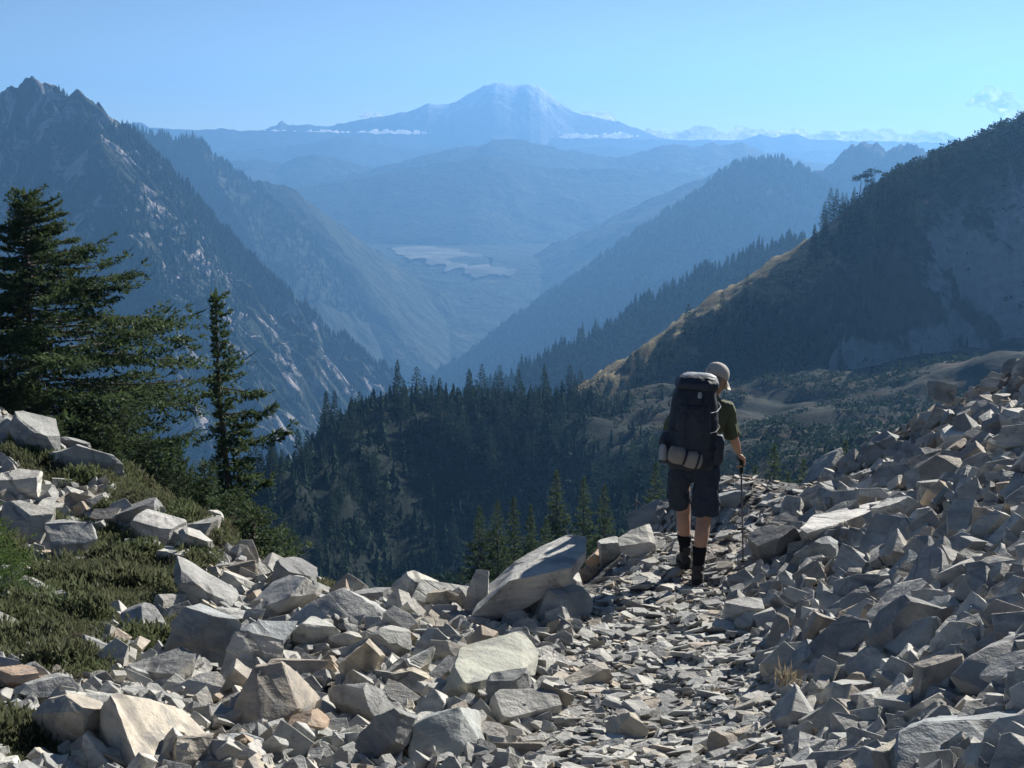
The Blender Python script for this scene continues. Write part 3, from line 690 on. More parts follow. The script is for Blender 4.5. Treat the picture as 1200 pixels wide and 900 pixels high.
# ------------------------------------------------------------------ foreground scree slope
fgp = [
    # trail
    (600, 900, 5.75), (720, 900, 5.7), (840, 900, 5.55), (700, 800, 7.5), (800, 800, 7.55), (740, 730, 9.8), (800, 690, 11.2), (745, 690, 11.3), (810, 640, 14.2), (870, 640, 14.4), (850, 606, 19), (890, 604, 20), (920, 603, 21),
    # talus rising on the right
    (920, 900, 5.0), (1060, 900, 4.35), (1200, 900, 3.85), (900, 780, 7.5), (1000, 780, 6.6), (1100, 780, 5.85), (1200, 780, 5.2),
    (880, 690, 10.7), (1000, 690, 8.9), (1100, 690, 7.6), (1200, 690, 6.6), (920, 630, 14.0), (1000, 605, 12.6), (1100, 600, 10.4), (1200, 600, 8.6),
    (955, 600, 18), (1000, 570, 17), (1050, 545, 15.3), (1120, 525, 13.4), (1200, 508, 11.8), (1060, 506, 18.6), (1130, 468, 18.2), (1200, 432, 17.2), (1280, 392, 16.6), (1400, 320, 16),
    # boulder field in the middle and on the left
    (450, 900, 5.75), (320, 900, 5.7), (200, 900, 5.6), (60, 900, 5.5), (-100, 900, 5.4), (560, 800, 7.5), (400, 800, 7.5), (200, 800, 7.3), (0, 800, 7.0), (-150, 800, 6.8),
    (560, 735, 9.6), (450, 735, 9.7), (640, 720, 10.0), (300, 760, 8.8), (300, 700, 11.6), (400, 712, 11.2), (200, 700, 11.3), (100, 700, 10.9), (0, 700, 10.2), (-120, 700, 10),
    (100, 620, 15.2), (0, 600, 15.3), (200, 640, 14.8), (-100, 580, 15.4), (260, 650, 14.2),
    # brink
    (330, 668, 14.4), (380, 695, 12.8), (430, 705, 12.2), (480, 706, 11.9), (540, 704, 11.7), (610, 700, 11.6), (680, 664, 13.3), (770, 612, 17.2), (280, 642, 16), (220, 612, 17.6), (150, 574, 19.6), (80, 530, 21.8), (0, 498, 23.4), (-100, 470, 24.5),
]
fg = [at(*p) for p in fgp]
def under(u, v, Y, drop): p = at(u, v, Y); p[2] -= drop; fg.append(p)
for u, v, Y in ((330, 660, 14.4), (380, 690, 12.8), (430, 700, 12.2), (480, 700, 11.9), (540, 698, 11.7), (610, 690, 11.6), (680, 655, 13.3), (770, 605, 17.2)):
    b0 = at(u, v, Y)
    for e, dz in ((1.6, 1.3), (4.5, 4.0), (12, 9.5), (24, 16)):
        fg.append(np.array((b0[0] * (Y + e) / Y, Y + e, b0[2] - dz)))
for u, v, Y in ((-100, 466, 24.5), (0, 490, 23.4), (80, 522, 21.8), (150, 566, 19.6), (220, 600, 17.6), (280, 634, 16)):
    b0 = at(u, v, Y)
    for e, dz in ((2, .9), (6, 3.2), (14, 8), (22, 13)):
        fg.append(np.array((b0[0] * (Y + e) / Y, Y + e, b0[2] - dz)))
for u, v, Y, in ((850, 604, 20.5), (920, 602, 21.5), (1060, 500, 19.4), (1130, 462, 19), (1200, 426, 18.4), (1300, 370, 18.2)):
    b0 = at(u, v, Y)
    for e, dz in ((2.5, 1.5), (7, 5), (15, 10), (24, 15)):
        fg.append(np.array((b0[0] * (Y + e) / Y, Y + e, b0[2] - dz)))
fg += [np.array(p) for p in ((0, 0, -1.62), (-2, 0, -1.62), (1.0, 1.5, -1.5), (2.4, 2, -1.0), (4, 3, -.5), (6, 6, -.2), (-3, 2, -1.9), (-5, 5, -2.35), (0, 3, -2.05), (-.8, -2, -1.5), (4, -2, -.3), (-6, -2, -1.6), (-9, 12, -3.4), (9, 11, .0))]
fg = np.array(fg)
fnx, fny = 300, 340
fgx = np.linspace(-13, 14, fnx); fgy = np.linspace(-2.5, 40, fny)
GX, GY = np.meshgrid(fgx, fgy)
FZ = tps(fg, np.stack([GX.ravel(), GY.ravel()], 1), 2e-2).reshape(GX.shape)
FZ0 = FZ.copy()
FZ = FZ + .05 * fbm(GX * 1.3, GY * 1.3, seed=31, octv=3) + .02 * fbm(GX * 6, GY * 6, seed=32, octv=2)
def gz(x, y):
    x = np.asarray(x, float); y = np.asarray(y, float)
    fx = np.clip((x - fgx[0]) / (fgx[1] - fgx[0]), 0, fnx - 1.001); fy = np.clip((y - fgy[0]) / (fgy[1] - fgy[0]), 0, fny - 1.001)
    i, j = np.floor(fx).astype(int), np.floor(fy).astype(int); a, b = fx - i, fy - j
    return (FZ[j, i] * (1 - a) + FZ[j, i + 1] * a) * (1 - b) + (FZ[j + 1, i] * (1 - a) + FZ[j + 1, i + 1] * a) * b
def gnormal(x, y, e=.25):
    n = np.array((-(gz(x + e, y) - gz(x - e, y)) / (2 * e), -(gz(x, y + e) - gz(x, y - e)) / (2 * e), 1.0))
    return n / np.linalg.norm(n)
YS = np.arange(3.2, 30, .04)
def hit(u, v):
    """first ground point seen along (u, v); None where the ray passes over the brink"""
    dx, dy = (u - 600) / FPX, (450 - v) / FPX
    k = YS / (CT + dy * ST); x = dx * k; z = (-ST + dy * CT) * k
    bl = np.nonzero(z <= gz(x, YS))[0]
    if not len(bl): return None
    i = bl[0]
    return np.array((x[i], YS[i], z[i]))

t = NT('stony_ground'); P_ = t.pos()
a = t.noise(P_, 9, 6, .7); b_ = t.noise(P_, .5, 4, .6)
c = t.ramp(a, [(.3, (.06, .056, .05)), (.5, (.13, .125, .115)), (.7, (.22, .21, .195))])
at_ = t.n('ShaderNodeAttribute', attribute_name='soil')
c = t.mix(at_.outputs['Fac'], c, t.ramp(a, [(.35, (.022, .018, .012)), (.55, (.055, .045, .03)), (.7, (.09, .075, .045))]))
vo = t.n('ShaderNodeTexVoronoi', ins={'Vector': P_, 'Scale': 16.0})
h = t.math('ADD', a, t.math('MULTIPLY', vo.outputs['Distance'], -.8))
gmat = t.surf(t.bsdf(c, .95, h, .1, 1.0, .06))
HEATH = [(60, 745, 90, 48), (150, 700, 70, 34), (115, 640, 48, 34), (160, 590, 60, 26), (60, 560, 60, 16), (215, 612, 44, 20), (120, 560, 46, 14), (265, 640, 30, 14), (318, 655, 30, 10), (215, 680, 26, 14), (35, 880, 42, 30), (205, 745, 60, 18), (150, 655, 40, 30), (20, 530, 40, 18), (300, 632, 24, 9), (380, 690, 14, 5), (232, 660, 24, 12), (190, 560, 40, 10), (10, 655, 30, 20), (95, 700, 60, 30)]
def heath_amount(u, v):
    u = np.asarray(u, float); v = np.asarray(v, float); r = np.zeros_like(u)
    for cu, cv, a_, b2 in HEATH:
        if cv < 700: a_, b2 = a_ * .76, b2 * .76
        r = np.maximum(r, 1.35 - np.sqrt(((u - cu) / a_) ** 2 + ((v - cv) / b2) ** 2))
    return r + .45 * fbm(u / 28, v / 18, seed=61, octv=3)
PU, PV = proj(np.stack([GX, np.maximum(GY, .5), FZ], -1))
soil = np.clip((heath_amount(PU, PV) - .1) * 2.5, 0, 1) * (GY > 3)
gme = npmesh('scree_slope', np.stack([GX, GY, FZ], -1).reshape(-1, 3), gridfaces(fny, fnx), True, gmat)
at2 = gme.attributes.new('soil', 'FLOAT', 'POINT'); at2.data.foreach_set('value', soil.ravel().astype(np.float32))
tag(link('ground', gme), 'stony grey ground of the scree slope under the trail', 'ground', kind='structure')

# ------------------------------------------------------------------ stones
def rock_bm(seed, cuts=8, slab=True, lo=.55, hi=.92, shear=.42, chips=0):
    rng = random.Random(seed)
    bm = bmesh.new(); bmesh.ops.create_cube(bm, size=2)
    sh = (rng.uniform(-shear, shear), rng.uniform(-shear, shear), rng.uniform(-shear, shear) * .5)
    for v in bm.verts: v.co = Vector((v.co.x + sh[0] * v.co.y, v.co.y + sh[1] * v.co.z, v.co.z + sh[2] * v.co.x))
    for i in range(cuts):
        th = rng.uniform(0, 2 * math.pi)
        zz = rng.gauss(0, .35) if (slab and i < cuts * .65) else rng.uniform(-1, 1)
        n = Vector((math.cos(th), math.sin(th), zz)).normalized()
        sup = max(v.co.dot(n) for v in bm.verts)
        d = sup * rng.uniform(lo, hi)
        g = bm.verts[:] + bm.edges[:] + bm.faces[:]
        res = bmesh.ops.bisect_plane(bm, geom=g, plane_co=n * d, plane_no=n, clear_outer=True)
        ed = [e for e in res['geom_cut'] if isinstance(e, bmesh.types.BMEdge)]
        if len(ed) >= 3: bmesh.ops.contextual_create(bm, geom=ed)
    for i in range(chips):          # small corners broken off
        n = Vector((rng.gauss(0, 1), rng.gauss(0, 1), rng.gauss(0, .8))).normalized()
        sup = max(v.co.dot(n) for v in bm.verts)
        g = bm.verts[:] + bm.edges[:] + bm.faces[:]
        res = bmesh.ops.bisect_plane(bm, geom=g, plane_co=n * sup * rng.uniform(.84, .96), plane_no=n, clear_outer=True)
        ed = [e for e in res['geom_cut'] if isinstance(e, bmesh.types.BMEdge)]
        if len(ed) >= 3: bmesh.ops.contextual_create(bm, geom=ed)
    bmesh.ops.remove_doubles(bm, verts=bm.verts, dist=.015)
    return bm

def fit(bm):
    lo = Vector([min(v.co[i] for v in bm.verts) for i in range(3)]); hi = Vector([max(v.co[i] for v in bm.verts) for i in range(3)])
    for v in bm.verts: v.co = Vector([(v.co[i] - (lo[i] + hi[i]) / 2) / max(1e-4, (hi[i] - lo[i]) / 2) for i in range(3)])

def rock_me(name, seed, dims, cuts=8, slab=True, bevel=.045, level=1, amp=.02, lo=.55, hi=.92, strata=.0):
    """angular stone of half sizes dims with worn edges and a broken, layered surface"""
    bm = rock_bm(seed, cuts, slab, lo, hi, chips=6 if level > 1 else 3); fit(bm)
    for v in bm.verts: v.co = Vector((v.co.x * dims[0], v.co.y * dims[1], v.co.z * dims[2]))
    return rock_finish(name, bm, seed, dims, bevel, level, amp, strata)

def rock_finish(name, bm, seed, dims, bevel, level, amp, strata):
    mn = min(dims)
    bmesh.ops.bevel(bm, geom=bm.edges[:], offset=bevel * mn, segments=1, affect='EDGES', profile=.6)
    if level:
        bmesh.ops.triangulate(bm, faces=bm.faces[:])
        for _ in range(4 if level > 1 else 2):
            mx = max(dims) * (.11 if level > 1 else .3)
            es = [e for e in bm.edges if e.calc_length() > mx]
            if not es: break
            bmesh.ops.subdivide_edges(bm, edges=es, cuts=1)
            bmesh.ops.triangulate(bm, faces=[f for f in bm.faces if len(f.verts) > 3])
        bm.normal_update(); bm.verts.index_update()
        co = np.array([v.co for v in bm.verts]); no = np.array([v.normal for v in bm.verts])
        s = 1.0 / mn
        d = fbm(co[:, 0] * s * .7 + seed, co[:, 1] * s * .7, co[:, 2] * s * 1.2, seed=seed % 97, octv=4, gain=.55) * amp * mn
        d += -np.abs(fbm(co[:, 0] * s * .3, co[:, 1] * s * .3 + seed, co[:, 2] * s * 2.2, seed=seed % 89, octv=2)) * amp * 1.3 * mn
        if strata:
            q = co[:, 2] * s * 4.0 + .8 * fbm(co[:, 0] * s * .6, co[:, 1] * s * .6, seed=seed % 83)
            side = 1 - np.abs(no[:, 2])
            d += (np.floor(q) * 7919 % 5 / 5.0 - .5) * strata * mn * side
        co = co + no * d[:, None]
        ed = np.array([[e.verts[0].index, e.verts[1].index] for e in bm.edges]); cnt = np.zeros(len(co)); acc = np.zeros_like(co)
        np.add.at(cnt, ed.ravel(), 1); np.add.at(acc, ed[:, 0], co[ed[:, 1]]); np.add.at(acc, ed[:, 1], co[ed[:, 0]])
        lap = acc / np.maximum(cnt, 1)[:, None] - co
        wear = np.clip(fbm(co[:, 0] * s * 1.6, co[:, 1] * s * 1.6 + seed, co[:, 2] * s * 1.6, seed=seed % 71, octv=3) - .08, 0, 1)
        co = co + lap * (wear * .9)[:, None]
        for v, c_ in zip(bm.verts, co): v.co = Vector(c_)
    return bmesh_to(name, bm, True, M['rock'], 20)

TINT = {'grey': (.92, .93, .92), 'pale': (1.18, 1.16, 1.10), 'tan': (1.20, 1.08, .90), 'orange': (1.15, .85, .62), 'dark': (.66, .67, .68), 'blue': (.78, .84, .88), 'green': (.98, 1.0, .88), 'brown': (.85, .75, .64), 'white': (1.45, 1.42, 1.36)}
rocks = []          # (object, centre, radius, short name for neighbours)
def put_rock(me, c_, rot, s=1.0, tint='grey', jit=.07, seed=0):
    rng = random.Random(seed)
    o = link('boulder', me); o.location = c_; o.rotation_euler = rot; o.scale = (s, s, s) if np.isscalar(s) else s
    b = TINT[tint]; j = 1 + rng.uniform(-jit, jit)
    o.color = (b[0] * j, b[1] * j, b[2] * j * (1 + rng.uniform(-.03, .03)), 1)
    return o

# hand-placed boulders: u, v of the centre, width and height in picture pixels, depth ratio, yaw, pitch, roll, tint, cuts, label, neighbour phrase
HERO = [
 (178, 858, 200, 140, .8, 24, -14, 22, 'tan', 4, 'big tan wedge boulder with one broad sunlit face, at the bottom edge', 'the big tan wedge boulder'),
 (80, 850, 84, 100, .8, -30, 20, 10, 'tan', 6, 'upright tan boulder just left of the big wedge boulder', None),
 (22, 800, 66, 44, .9, 10, 4, -8, 'orange', 6, 'orange-stained split slab stack at the left edge below the heather', 'the orange split slab at the left edge'),
 (58, 812, 90, 46, .8, -14, 12, 8, 'grey', 6, 'grey flat-topped slab leaning on the orange split slab', None),
 (112, 893, 72, 40, .8, 8, -6, 2, 'green', 6, 'small grey-green block cut by the bottom edge of the view', None),
 (222, 882, 60, 56, .8, 40, 10, 12, 'tan', 7, 'little tan knob of rock at the foot of the big wedge boulder', None),
 (228, 812, 84, 30, .7, 8, -6, -12, 'pale', 7, 'thin pale slab lying aslant behind the big wedge boulder', 'the thin pale slab behind the wedge boulder'),
 (190, 788, 96, 52, .8, -20, 6, -14, 'dark', 6, 'dark shaded slab tilting up from the brown heather', None),
 (232, 766, 52, 44, .8, 30, 12, -20, 'tan', 7, 'small tan stone perched on the dark tilted slab', None),
 (312, 822, 128, 116, .9, 42, -20, -24, 'brown', 5, 'large steep boulder with a dark brown front and a sharp sunlit right edge', 'the dark brown steep boulder'),
 (360, 852, 62, 42, .8, 12, -8, 4, 'orange', 6, 'squat orange-brown block in front of the dark steep boulder', None),
 (238, 752, 92, 92, .8, -10, -14, 16, 'blue', 6, 'tall bluish boulder with a worn face above the thin pale slab', 'the tall bluish boulder'),
 (292, 772, 70, 76, .8, 30, 16, 24, 'pale', 6, 'pale boulder with a bright lit crest between two dark ones', None),
 (432, 832, 98, 74, .9, 4, -10, -3, 'grey', 4, 'blocky layered boulder with a flat striped top', 'the flat-topped layered boulder'),
 (462, 866, 72, 86, .7, 38, -10, 20, 'dark', 6, 'dark jagged boulder leaning against the flat-topped layered one', None),
 (526, 864, 98, 84, .8, 12, -24, 4, 'blue', 5, 'big slate-grey boulder whose smooth face is all in shade', 'the big slate-grey boulder'),
 (574, 780, 116, 80, 1.0, 24, -16, -16, 'green', 5, 'broad flat slab of greenish tan rock beside the trail', 'the broad greenish slab by the trail'),
 (618, 684, 158, 66, .75, -10, -22, -27, 'pale', 4, 'longest pale slab, tilted up to the right on the brink of the slope', 'the longest pale slanting slab'),
 (662, 710, 88, 58, .9, 20, 0, 6, 'blue', 9, 'rounded dark blue-grey boulder in the shade of the long slanting slab', 'the rounded dark boulder under the slab'),
 (560, 702, 36, 84, .7, 10, 14, 26, 'grey', 6, 'narrow upright slab propping the lower end of the long slanting slab', None),
 (396, 714, 140, 56, .8, -4, -8, 8, 'grey', 8, 'wide smooth grey humped boulder in the middle of the brink', 'the smooth humped boulder'),
 (346, 678, 62, 44, .8, 20, -10, 4, 'dark', 5, 'dark square block standing on the brink against the valley', 'the dark square block on the brink'),
 (490, 690, 66, 36, .8, -16, -14, 16, 'pale', 6, 'pale peaked boulder standing out against the dark gully', 'the pale peaked boulder on the brink'),
 (518, 704, 46, 34, .8, 26, 10, 0, 'tan', 6, 'tan block tucked beside the pale peaked boulder', None),
 (325, 712, 112, 44, .9, -18, -22, -14, 'pale', 5, 'smooth pale slab sloping down in front of the dark square block', 'the smooth pale sloping slab'),
 (310, 752, 76, 60, .8, 16, -20, 8, 'blue', 5, 'blue-grey cracked block under the smooth sloping slab', None),
 (365, 745, 66, 44, .8, 32, -20, 14, 'grey', 6, 'sharp cornered grey block under the smooth humped boulder', None),
 (408, 755, 56, 34, .8, -20, 22, -10, 'pale', 6, 'pale tabular stone lodged over the dark hollow', None),
 (424, 778, 50, 64, .7, 18, -14, 32, 'tan', 5, 'tan spear-shaped boulder standing on end', 'the tan spear-shaped boulder'),
 (358, 784, 90, 30, .8, -6, 6, -6, 'brown', 8, 'brown log-like stone lying across the dark hollow', None),
 (450, 755, 66, 54, .8, 34, -20, 30, 'grey', 6, 'grey angular boulder right of the tan spear-shaped one', None),
 (24, 572, 66, 46, .9, -6, -12, 6, 'white', 6, 'whitish block capping the outcrop at the left edge', 'the whitish outcrop block'),
 (28, 618, 70, 62, .9, 12, -4, 10, 'pale', 7, 'pale cracked boulder under the whitish outcrop block', None),
 (76, 640, 66, 76, .9, 30, -10, 14, 'grey', 8, 'rounded lichen-grey boulder bulging from the heather', 'the lichen-grey boulder in the heather'),
 (40, 690, 56, 36, .9, 24, 8, 4, 'white', 6, 'white flat-topped stone with a shaded underside beside the green sapling', 'the white stone by the sapling'),
 (182, 624, 66, 42, .8, -8, -6, 4, 'white', 5, 'white-topped square block with a dark front among the heather', 'the white-topped square block'),
 (230, 642, 54, 42, .8, 26, 10, 24, 'pale', 5, 'pale leaning block right behind the white-topped square one', None),
 (206, 656, 50, 32, .8, -18, 8, 12, 'pale', 5, 'flat pale stone below the white-topped square block', None),
 (234, 696, 88, 54, .9, 14, -14, 14, 'grey', 6, 'wide layered grey slab breaking up along its beds', 'the wide layered grey slab'),
 (42, 516, 76, 52, .9, 10, -6, 18, 'grey', 8, 'weathered grey outcrop boulder at the top of the left slope', 'the weathered outcrop at the slope top'),
 (112, 546, 74, 48, .9, -10, 6, 14, 'grey', 7, 'grey outcrop boulder in front of the hemlock skirts', 'the outcrop boulder by the hemlock'),
 (72, 541, 40, 34, .9, 34, 6, 8, 'pale', 6, 'pale square stone between the two grey outcrop boulders', None),
 (90, 584, 42, 18, .9, 6, 10, 6, 'pale', 6, 'flat pale stone sunk in the heather below the outcrop', None),
 (164, 735, 70, 44, 1.0, -16, 4, 10, 'grey', 6, 'flat grey slab sunk in the lower edge of the heather', 'the flat slab sunk in the heather'),
 (10, 505, 44, 36, .9, 20, 8, -6, 'grey', 7, 'grey stone at the very top left of the slope', None),
 (86, 523, 34, 24, .9, -20, 6, 12, 'dark', 6, 'small dark stone leaning on the outcrop by the hemlock', None),
 (250, 608, 30, 22, .9, 10, 6, 20, 'pale', 6, 'pale knob on the brink beneath the narrow hemlock', None),
 (612, 830, 88, 56, .9, 22, -12, 10, 'pale', 8, 'rounded pale boulder at the left edge of the stony trail', 'the rounded pale boulder by the trail'),
 (596, 812, 62, 60, .8, -14, -18, 6, 'dark', 5, 'dark square boulder between the broad slab and the rounded pale boulder', None),
 (648, 822, 44, 44, .8, 30, 6, 14, 'brown', 6, 'brown pointed stone right of the rounded pale boulder', None),
 (746, 640, 58, 42, .9, 16, -16, -12, 'pale', 5, 'pale split boulder where the trail meets the brink', 'the pale split boulder on the brink'),
 (768, 606, 74, 46, .8, -12, -8, -14, 'blue', 7, 'blue-grey boulder standing behind the hiker legs', 'the blue-grey boulder by the hiker'),
 (716, 645, 44, 36, .8, 30, 6, -20, 'grey', 6, 'leaning grey slab at the top end of the long slanting slab', None),
 (688, 672, 36, 24, .9, 10, 4, 6, 'orange', 6, 'orange-stained stone above the rounded dark boulder', None),
 (700, 655, 30, 20, .9, 40, 4, 6, 'orange', 6, 'little orange stone beside the leaning grey slab', None),
 (690, 795, 64, 30, 1.0, 16, -8, -6, 'tan', 6, 'tan flat stone lying on the stony trail', 'the tan flat trail stone'),
 (736, 850, 56, 42, .9, -20, -10, 14, 'tan', 6, 'tan-brown block sitting in the trail rubble', 'the tan-brown block in the trail'),
 (846, 872, 48, 42, .9, 20, 6, 10, 'brown', 9, 'brown rounded stone at the talus edge of the trail', 'the brown rounded trail stone'),
 (856, 586, 44, 26, .9, 20, -6, 4, 'blue', 7, 'blue-grey stone behind the trekking pole', None),
 (988, 612, 112, 46, .8, 8, -14, -17, 'white', 4, 'long white-topped slab jutting out over the trail', 'the long white-topped slab'),
 (906, 640, 64, 66, .8, 34, -14, -32, 'dark', 5, 'dark pointed boulder under the white-topped slab', 'the dark pointed boulder'),
 (952, 652, 60, 54, .8, -14, -8, 10, 'blue', 6, 'blue-grey block holding up the white-topped slab', None),
 (1052, 602, 60, 44, .8, 18, -10, -10, 'white', 6, 'chalky-topped boulder right of the long white-topped slab', 'the chalky-topped boulder'),
 (1160, 620, 44, 58, .8, 10, -8, 16, 'grey', 6, 'tall grey block set upright in the talus', 'the upright grey talus block'),
 (1058, 734, 82, 96, .8, 26, -20, 26, 'dark', 8, 'rough dark lichen-spotted boulder in the middle of the talus', 'the rough dark talus boulder'),
 (1076, 756, 84, 40, .7, -10, 4, -26, 'grey', 7, 'long beam-like grey stone propped below the rough dark boulder', None),
 (1160, 776, 120, 84, .9, -10, -20, -24, 'dark', 5, 'huge dark boulder with a bright upper edge at the right edge', 'the huge dark boulder at the right edge'),
 (1128, 876, 190, 80, .9, 4, -22, 3, 'blue', 5, 'biggest blue mottled boulder along the bottom right edge', 'the biggest mottled boulder'),
 (1022, 886, 80, 48, .9, 24, -10, -14, 'tan', 5, 'tan-topped block left of the biggest mottled boulder', None),
 (1004, 814, 92, 40, .7, 6, -8, -12, 'grey', 5, 'long grey slab lying level at the foot of the talus', 'the long level talus slab'),
 (1098, 800, 84, 62, .9, -20, -10, -26, 'brown', 6, 'brown shaded boulder wedged left of the huge dark one', None),
 (1188, 494, 36, 36, .9, 20, -6, 10, 'white', 6, 'bright white sunlit boulder high on the talus edge', 'the bright white talus boulder'),
 (1036, 527, 60, 40, .8, -14, -8, -12, 'blue', 7, 'blue-grey block on the talus skyline above the firs', 'the blue-grey skyline block'),
 (1102, 460, 34, 30, .9, 10, -6, 8, 'blue', 6, 'square block high on the talus skyline', 'the square skyline block'),
 (1128, 512, 62, 28, .8, 6, -6, -16, 'white', 6, 'white-topped flat stone halfway up the talus', 'the white-topped flat talus stone'),
 (1142, 690, 62, 54, .9, 30, -10, -20, 'dark', 6, 'dark tilted block above the huge dark boulder', None),
 (1082, 650, 54, 46, .9, -30, -8, 14, 'blue', 6, 'blue-grey chunk below the chalky-topped boulder', None),
 (960, 740, 54, 50, .9, 10, -8, 20, 'brown', 7, 'brown chunk at the foot of the talus beside the trail', None),
 (985, 710, 60, 40, .9, -20, -14, -10, 'grey', 6, 'grey chunk left of the rough dark talus boulder', None),
]
# the most conspicuous boulders have their own faceted shape: (u, v, depth offset in metres) of their corners
HULL = {
 'big tan wedge': [(127, 811, .02), (137, 808, .10), (219, 829, .42), (244, 862, .36), (238, 915, .05), (168, 918, -.34), (144, 840, -.08), (110, 842, .20), (112, 890, .12), (200, 850, .8), (130, 850, .7)],
 'large steep boulder': [(298, 780, .1), (332, 773, .15), (351, 832, -.06), (306, 862, -.2), (258, 860, -.05), (347, 786, .5), (378, 818, .42), (374, 840, .3), (300, 780, .5), (262, 850, .5)],
 'big slate-grey': [(481, 848, .0), (540, 824, .12), (575, 888, .06), (545, 908, -.1), (478, 908, -.1), (503, 836, .5), (562, 833, .5), (585, 890, .5), (490, 890, .5)],
 'broad flat slab of greenish': [(540, 757, .5), (612, 738, .85), (633, 764, .65), (612, 787, .2), (545, 801, -.18), (532, 780, .05), (518, 813, .0), (547, 826, -.1), (580, 820, .0), (627, 792, .4)],
 'longest pale slab': [(604, 657, .65), (664, 625, .95), (689, 627, .8), (688, 646, .5), (668, 665, .12), (597, 680, -.10), (552, 721, -.2), (552, 739, -.12), (600, 722, -.05), (668, 683, .12), (689, 657, .5), (566, 690, .5)],
 'wide smooth grey humped': [(330, 731, .0), (342, 740, -.05), (400, 740, -.12), (460, 732, .0), (463, 722, .1), (430, 703, .15), (403, 686, .25), (366, 703, .15), (380, 701, .8), (440, 706, .8), (345, 726, .7), (460, 726, .7)],
 'long white-topped slab': [(937, 619, .0), (953, 603, .55), (1037, 586, 1.0), (1021, 599, .5), (972, 617, -.02), (946, 625, -.1), (958, 643, .02), (988, 642, .1), (1022, 620, .5), (950, 632, .4)],
 'huge dark boulder': [(1111, 793, .0), (1140, 768, .05), (1205, 735, .12), (1235, 742, .1), (1240, 818, -.12), (1177, 820, -.16), (1128, 812, -.05), (1152, 760, .6), (1230, 725, .6), (1235, 800, .6), (1130, 792, .5)],
 'biggest blue mottled': [(1051, 858, .0), (1083, 843, .05), (1205, 838, .1), (1245, 846, .1), (1245, 935, -.2), (1044, 935, -.2), (1046, 895, -.1), (1096, 836, .5), (1222, 830, .5), (1235, 900, .6), (1060, 890, .5)],
 'tan-topped block': [(1018, 866, .2), (1056, 861, .4), (1050, 881, .0), (1006, 890, -.06), (988, 908, -.1), (1046, 925, -.12), (1062, 872, .42), (1062, 915, .3), (1000, 905, .3)],
}
def hull_rock(pts, Y, seed):
    W_ = [Vector(at(u, v, Y + dy)) for u, v, dy in pts]; c_ = sum(W_, Vector()) / len(W_)
    bm = bmesh.new()
    for p in W_: bm.verts.new(p - c_)
    r = bmesh.ops.convex_hull(bm, input=bm.verts[:])
    bmesh.ops.delete(bm, geom=[e for e in r['geom_interior'] + r['geom_unused'] if isinstance(e, bmesh.types.BMVert) and e.is_valid], context='VERTS')
    bmesh.ops.dissolve_limit(bm, angle_limit=R(9), verts=bm.verts, edges=bm.edges)
    ex = [max(v.co[i] for v in bm.verts) - min(v.co[i] for v in bm.verts) for i in range(3)]
    return rock_finish('boulder', bm, seed, [e / 2 for e in ex], .03, 2, .05, .05), c_
hero_uv = []
for k, (u, v, w_, h_, dr, yw, pt, rl, tint, cuts, lab, nb) in enumerate(HERO):
    g = hit(u, min(899, v + h_ * .30))
    if g is None: g = hit(u, v + h_ * .6)
    if g is None: g = hit(u, v + h_ * .6 + 14)
    Y = g[1] + .15 * w_ / FPX * g[1]
    c_ = at(u, v, Y); d = Y / CT
    hw, hh = w_ / FPX * d / 2 * .88, h_ / FPX * d / 2 * .88
    hk = next((q for q in HULL if lab.startswith(q)), None)
    if hk:
        vm = min(898, max(p_[1] for p_ in HULL[hk]) - 4); um = np.mean([p_[0] for p_ in HULL[hk]]); g = hit(um, vm)
        me, c_ = hull_rock(HULL[hk], float(g[1]) + .12, 100 + k); o = put_rock(me, c_, (0, 0, 0), 1.0, tint, seed=k)
        tag(o, lab, 'boulder', 'boulders of the scree slope')
        rocks.append((o, np.array(c_), max(hw, hh), nb)); hero_uv.append((u, v, w_, h_, nb, c_)); continue
    me = rock_me('boulder', 100 + k, (hw * 1.06, hw * dr, hh * .98), cuts + (3 if k % 5 in (0, 2) else 5), k % 5 in (0, 2), .014, 2, .032, .42 if k % 5 in (0, 2) else .36, .93, strata=.12 if cuts <= 6 else .04)
    o = put_rock(me, c_, (R(-pt * .5 + (k * 37 % 29 - 14)), R(rl + (k * 53 % 31 - 15)), R(yw)), 1.0, tint, seed=k)
    tag(o, lab, 'boulder', 'boulders of the scree slope')
    rocks.append((o, c_, max(hw, hh) * .8, nb)); hero_uv.append((u, v, w_, h_, nb, c_))

# further loose boulders, individually placed: talus first, then the boulder field
protos = []
for k in range(26):
    rng = random.Random(900 + k)
    dims = (1.0, rng.uniform(.55, .85), rng.uniform(.16, .34) if k % 3 else rng.uniform(.36, .56))
    protos.append(rock_me('loose_boulder', 500 + k, dims, rng.choice((5, 6, 7, 8)), k % 2 == 0, .016, 2 if k < 14 else 1, .035, .46, .92, strata=.10))
placedC = [r[1] for r in rocks]; placedR = [r[2] for r in rocks]
def talus_u(v):      # left edge of the talus as seen along the trail
    return np.interp(v, [400, 470, 560, 600, 650, 700, 760, 820, 900], [1180, 1050, 960, 935, 890, 870, 895, 925, 945])
def in_trail(u, v):
    return (u > np.interp(v, [585, 640, 690, 740, 800, 900], [800, 740, 700, 672, 650, 620])) & (u < talus_u(v))
rng = random.Random(77)
loose = []
def try_place(u, v, wpx, sep):
    g = hit(u, v)
    if g is None or g[1] > 27: return None
    r = wpx / FPX * g[1] / CT / 2
    if placedC:
        C_ = np.array(placedC); Rr = np.array(placedR)
        dd = np.linalg.norm(C_ - g, axis=1)
        if (dd < sep * (Rr + r)).any(): return None
    n = gnormal(g[0], g[1])
    return g, r, n
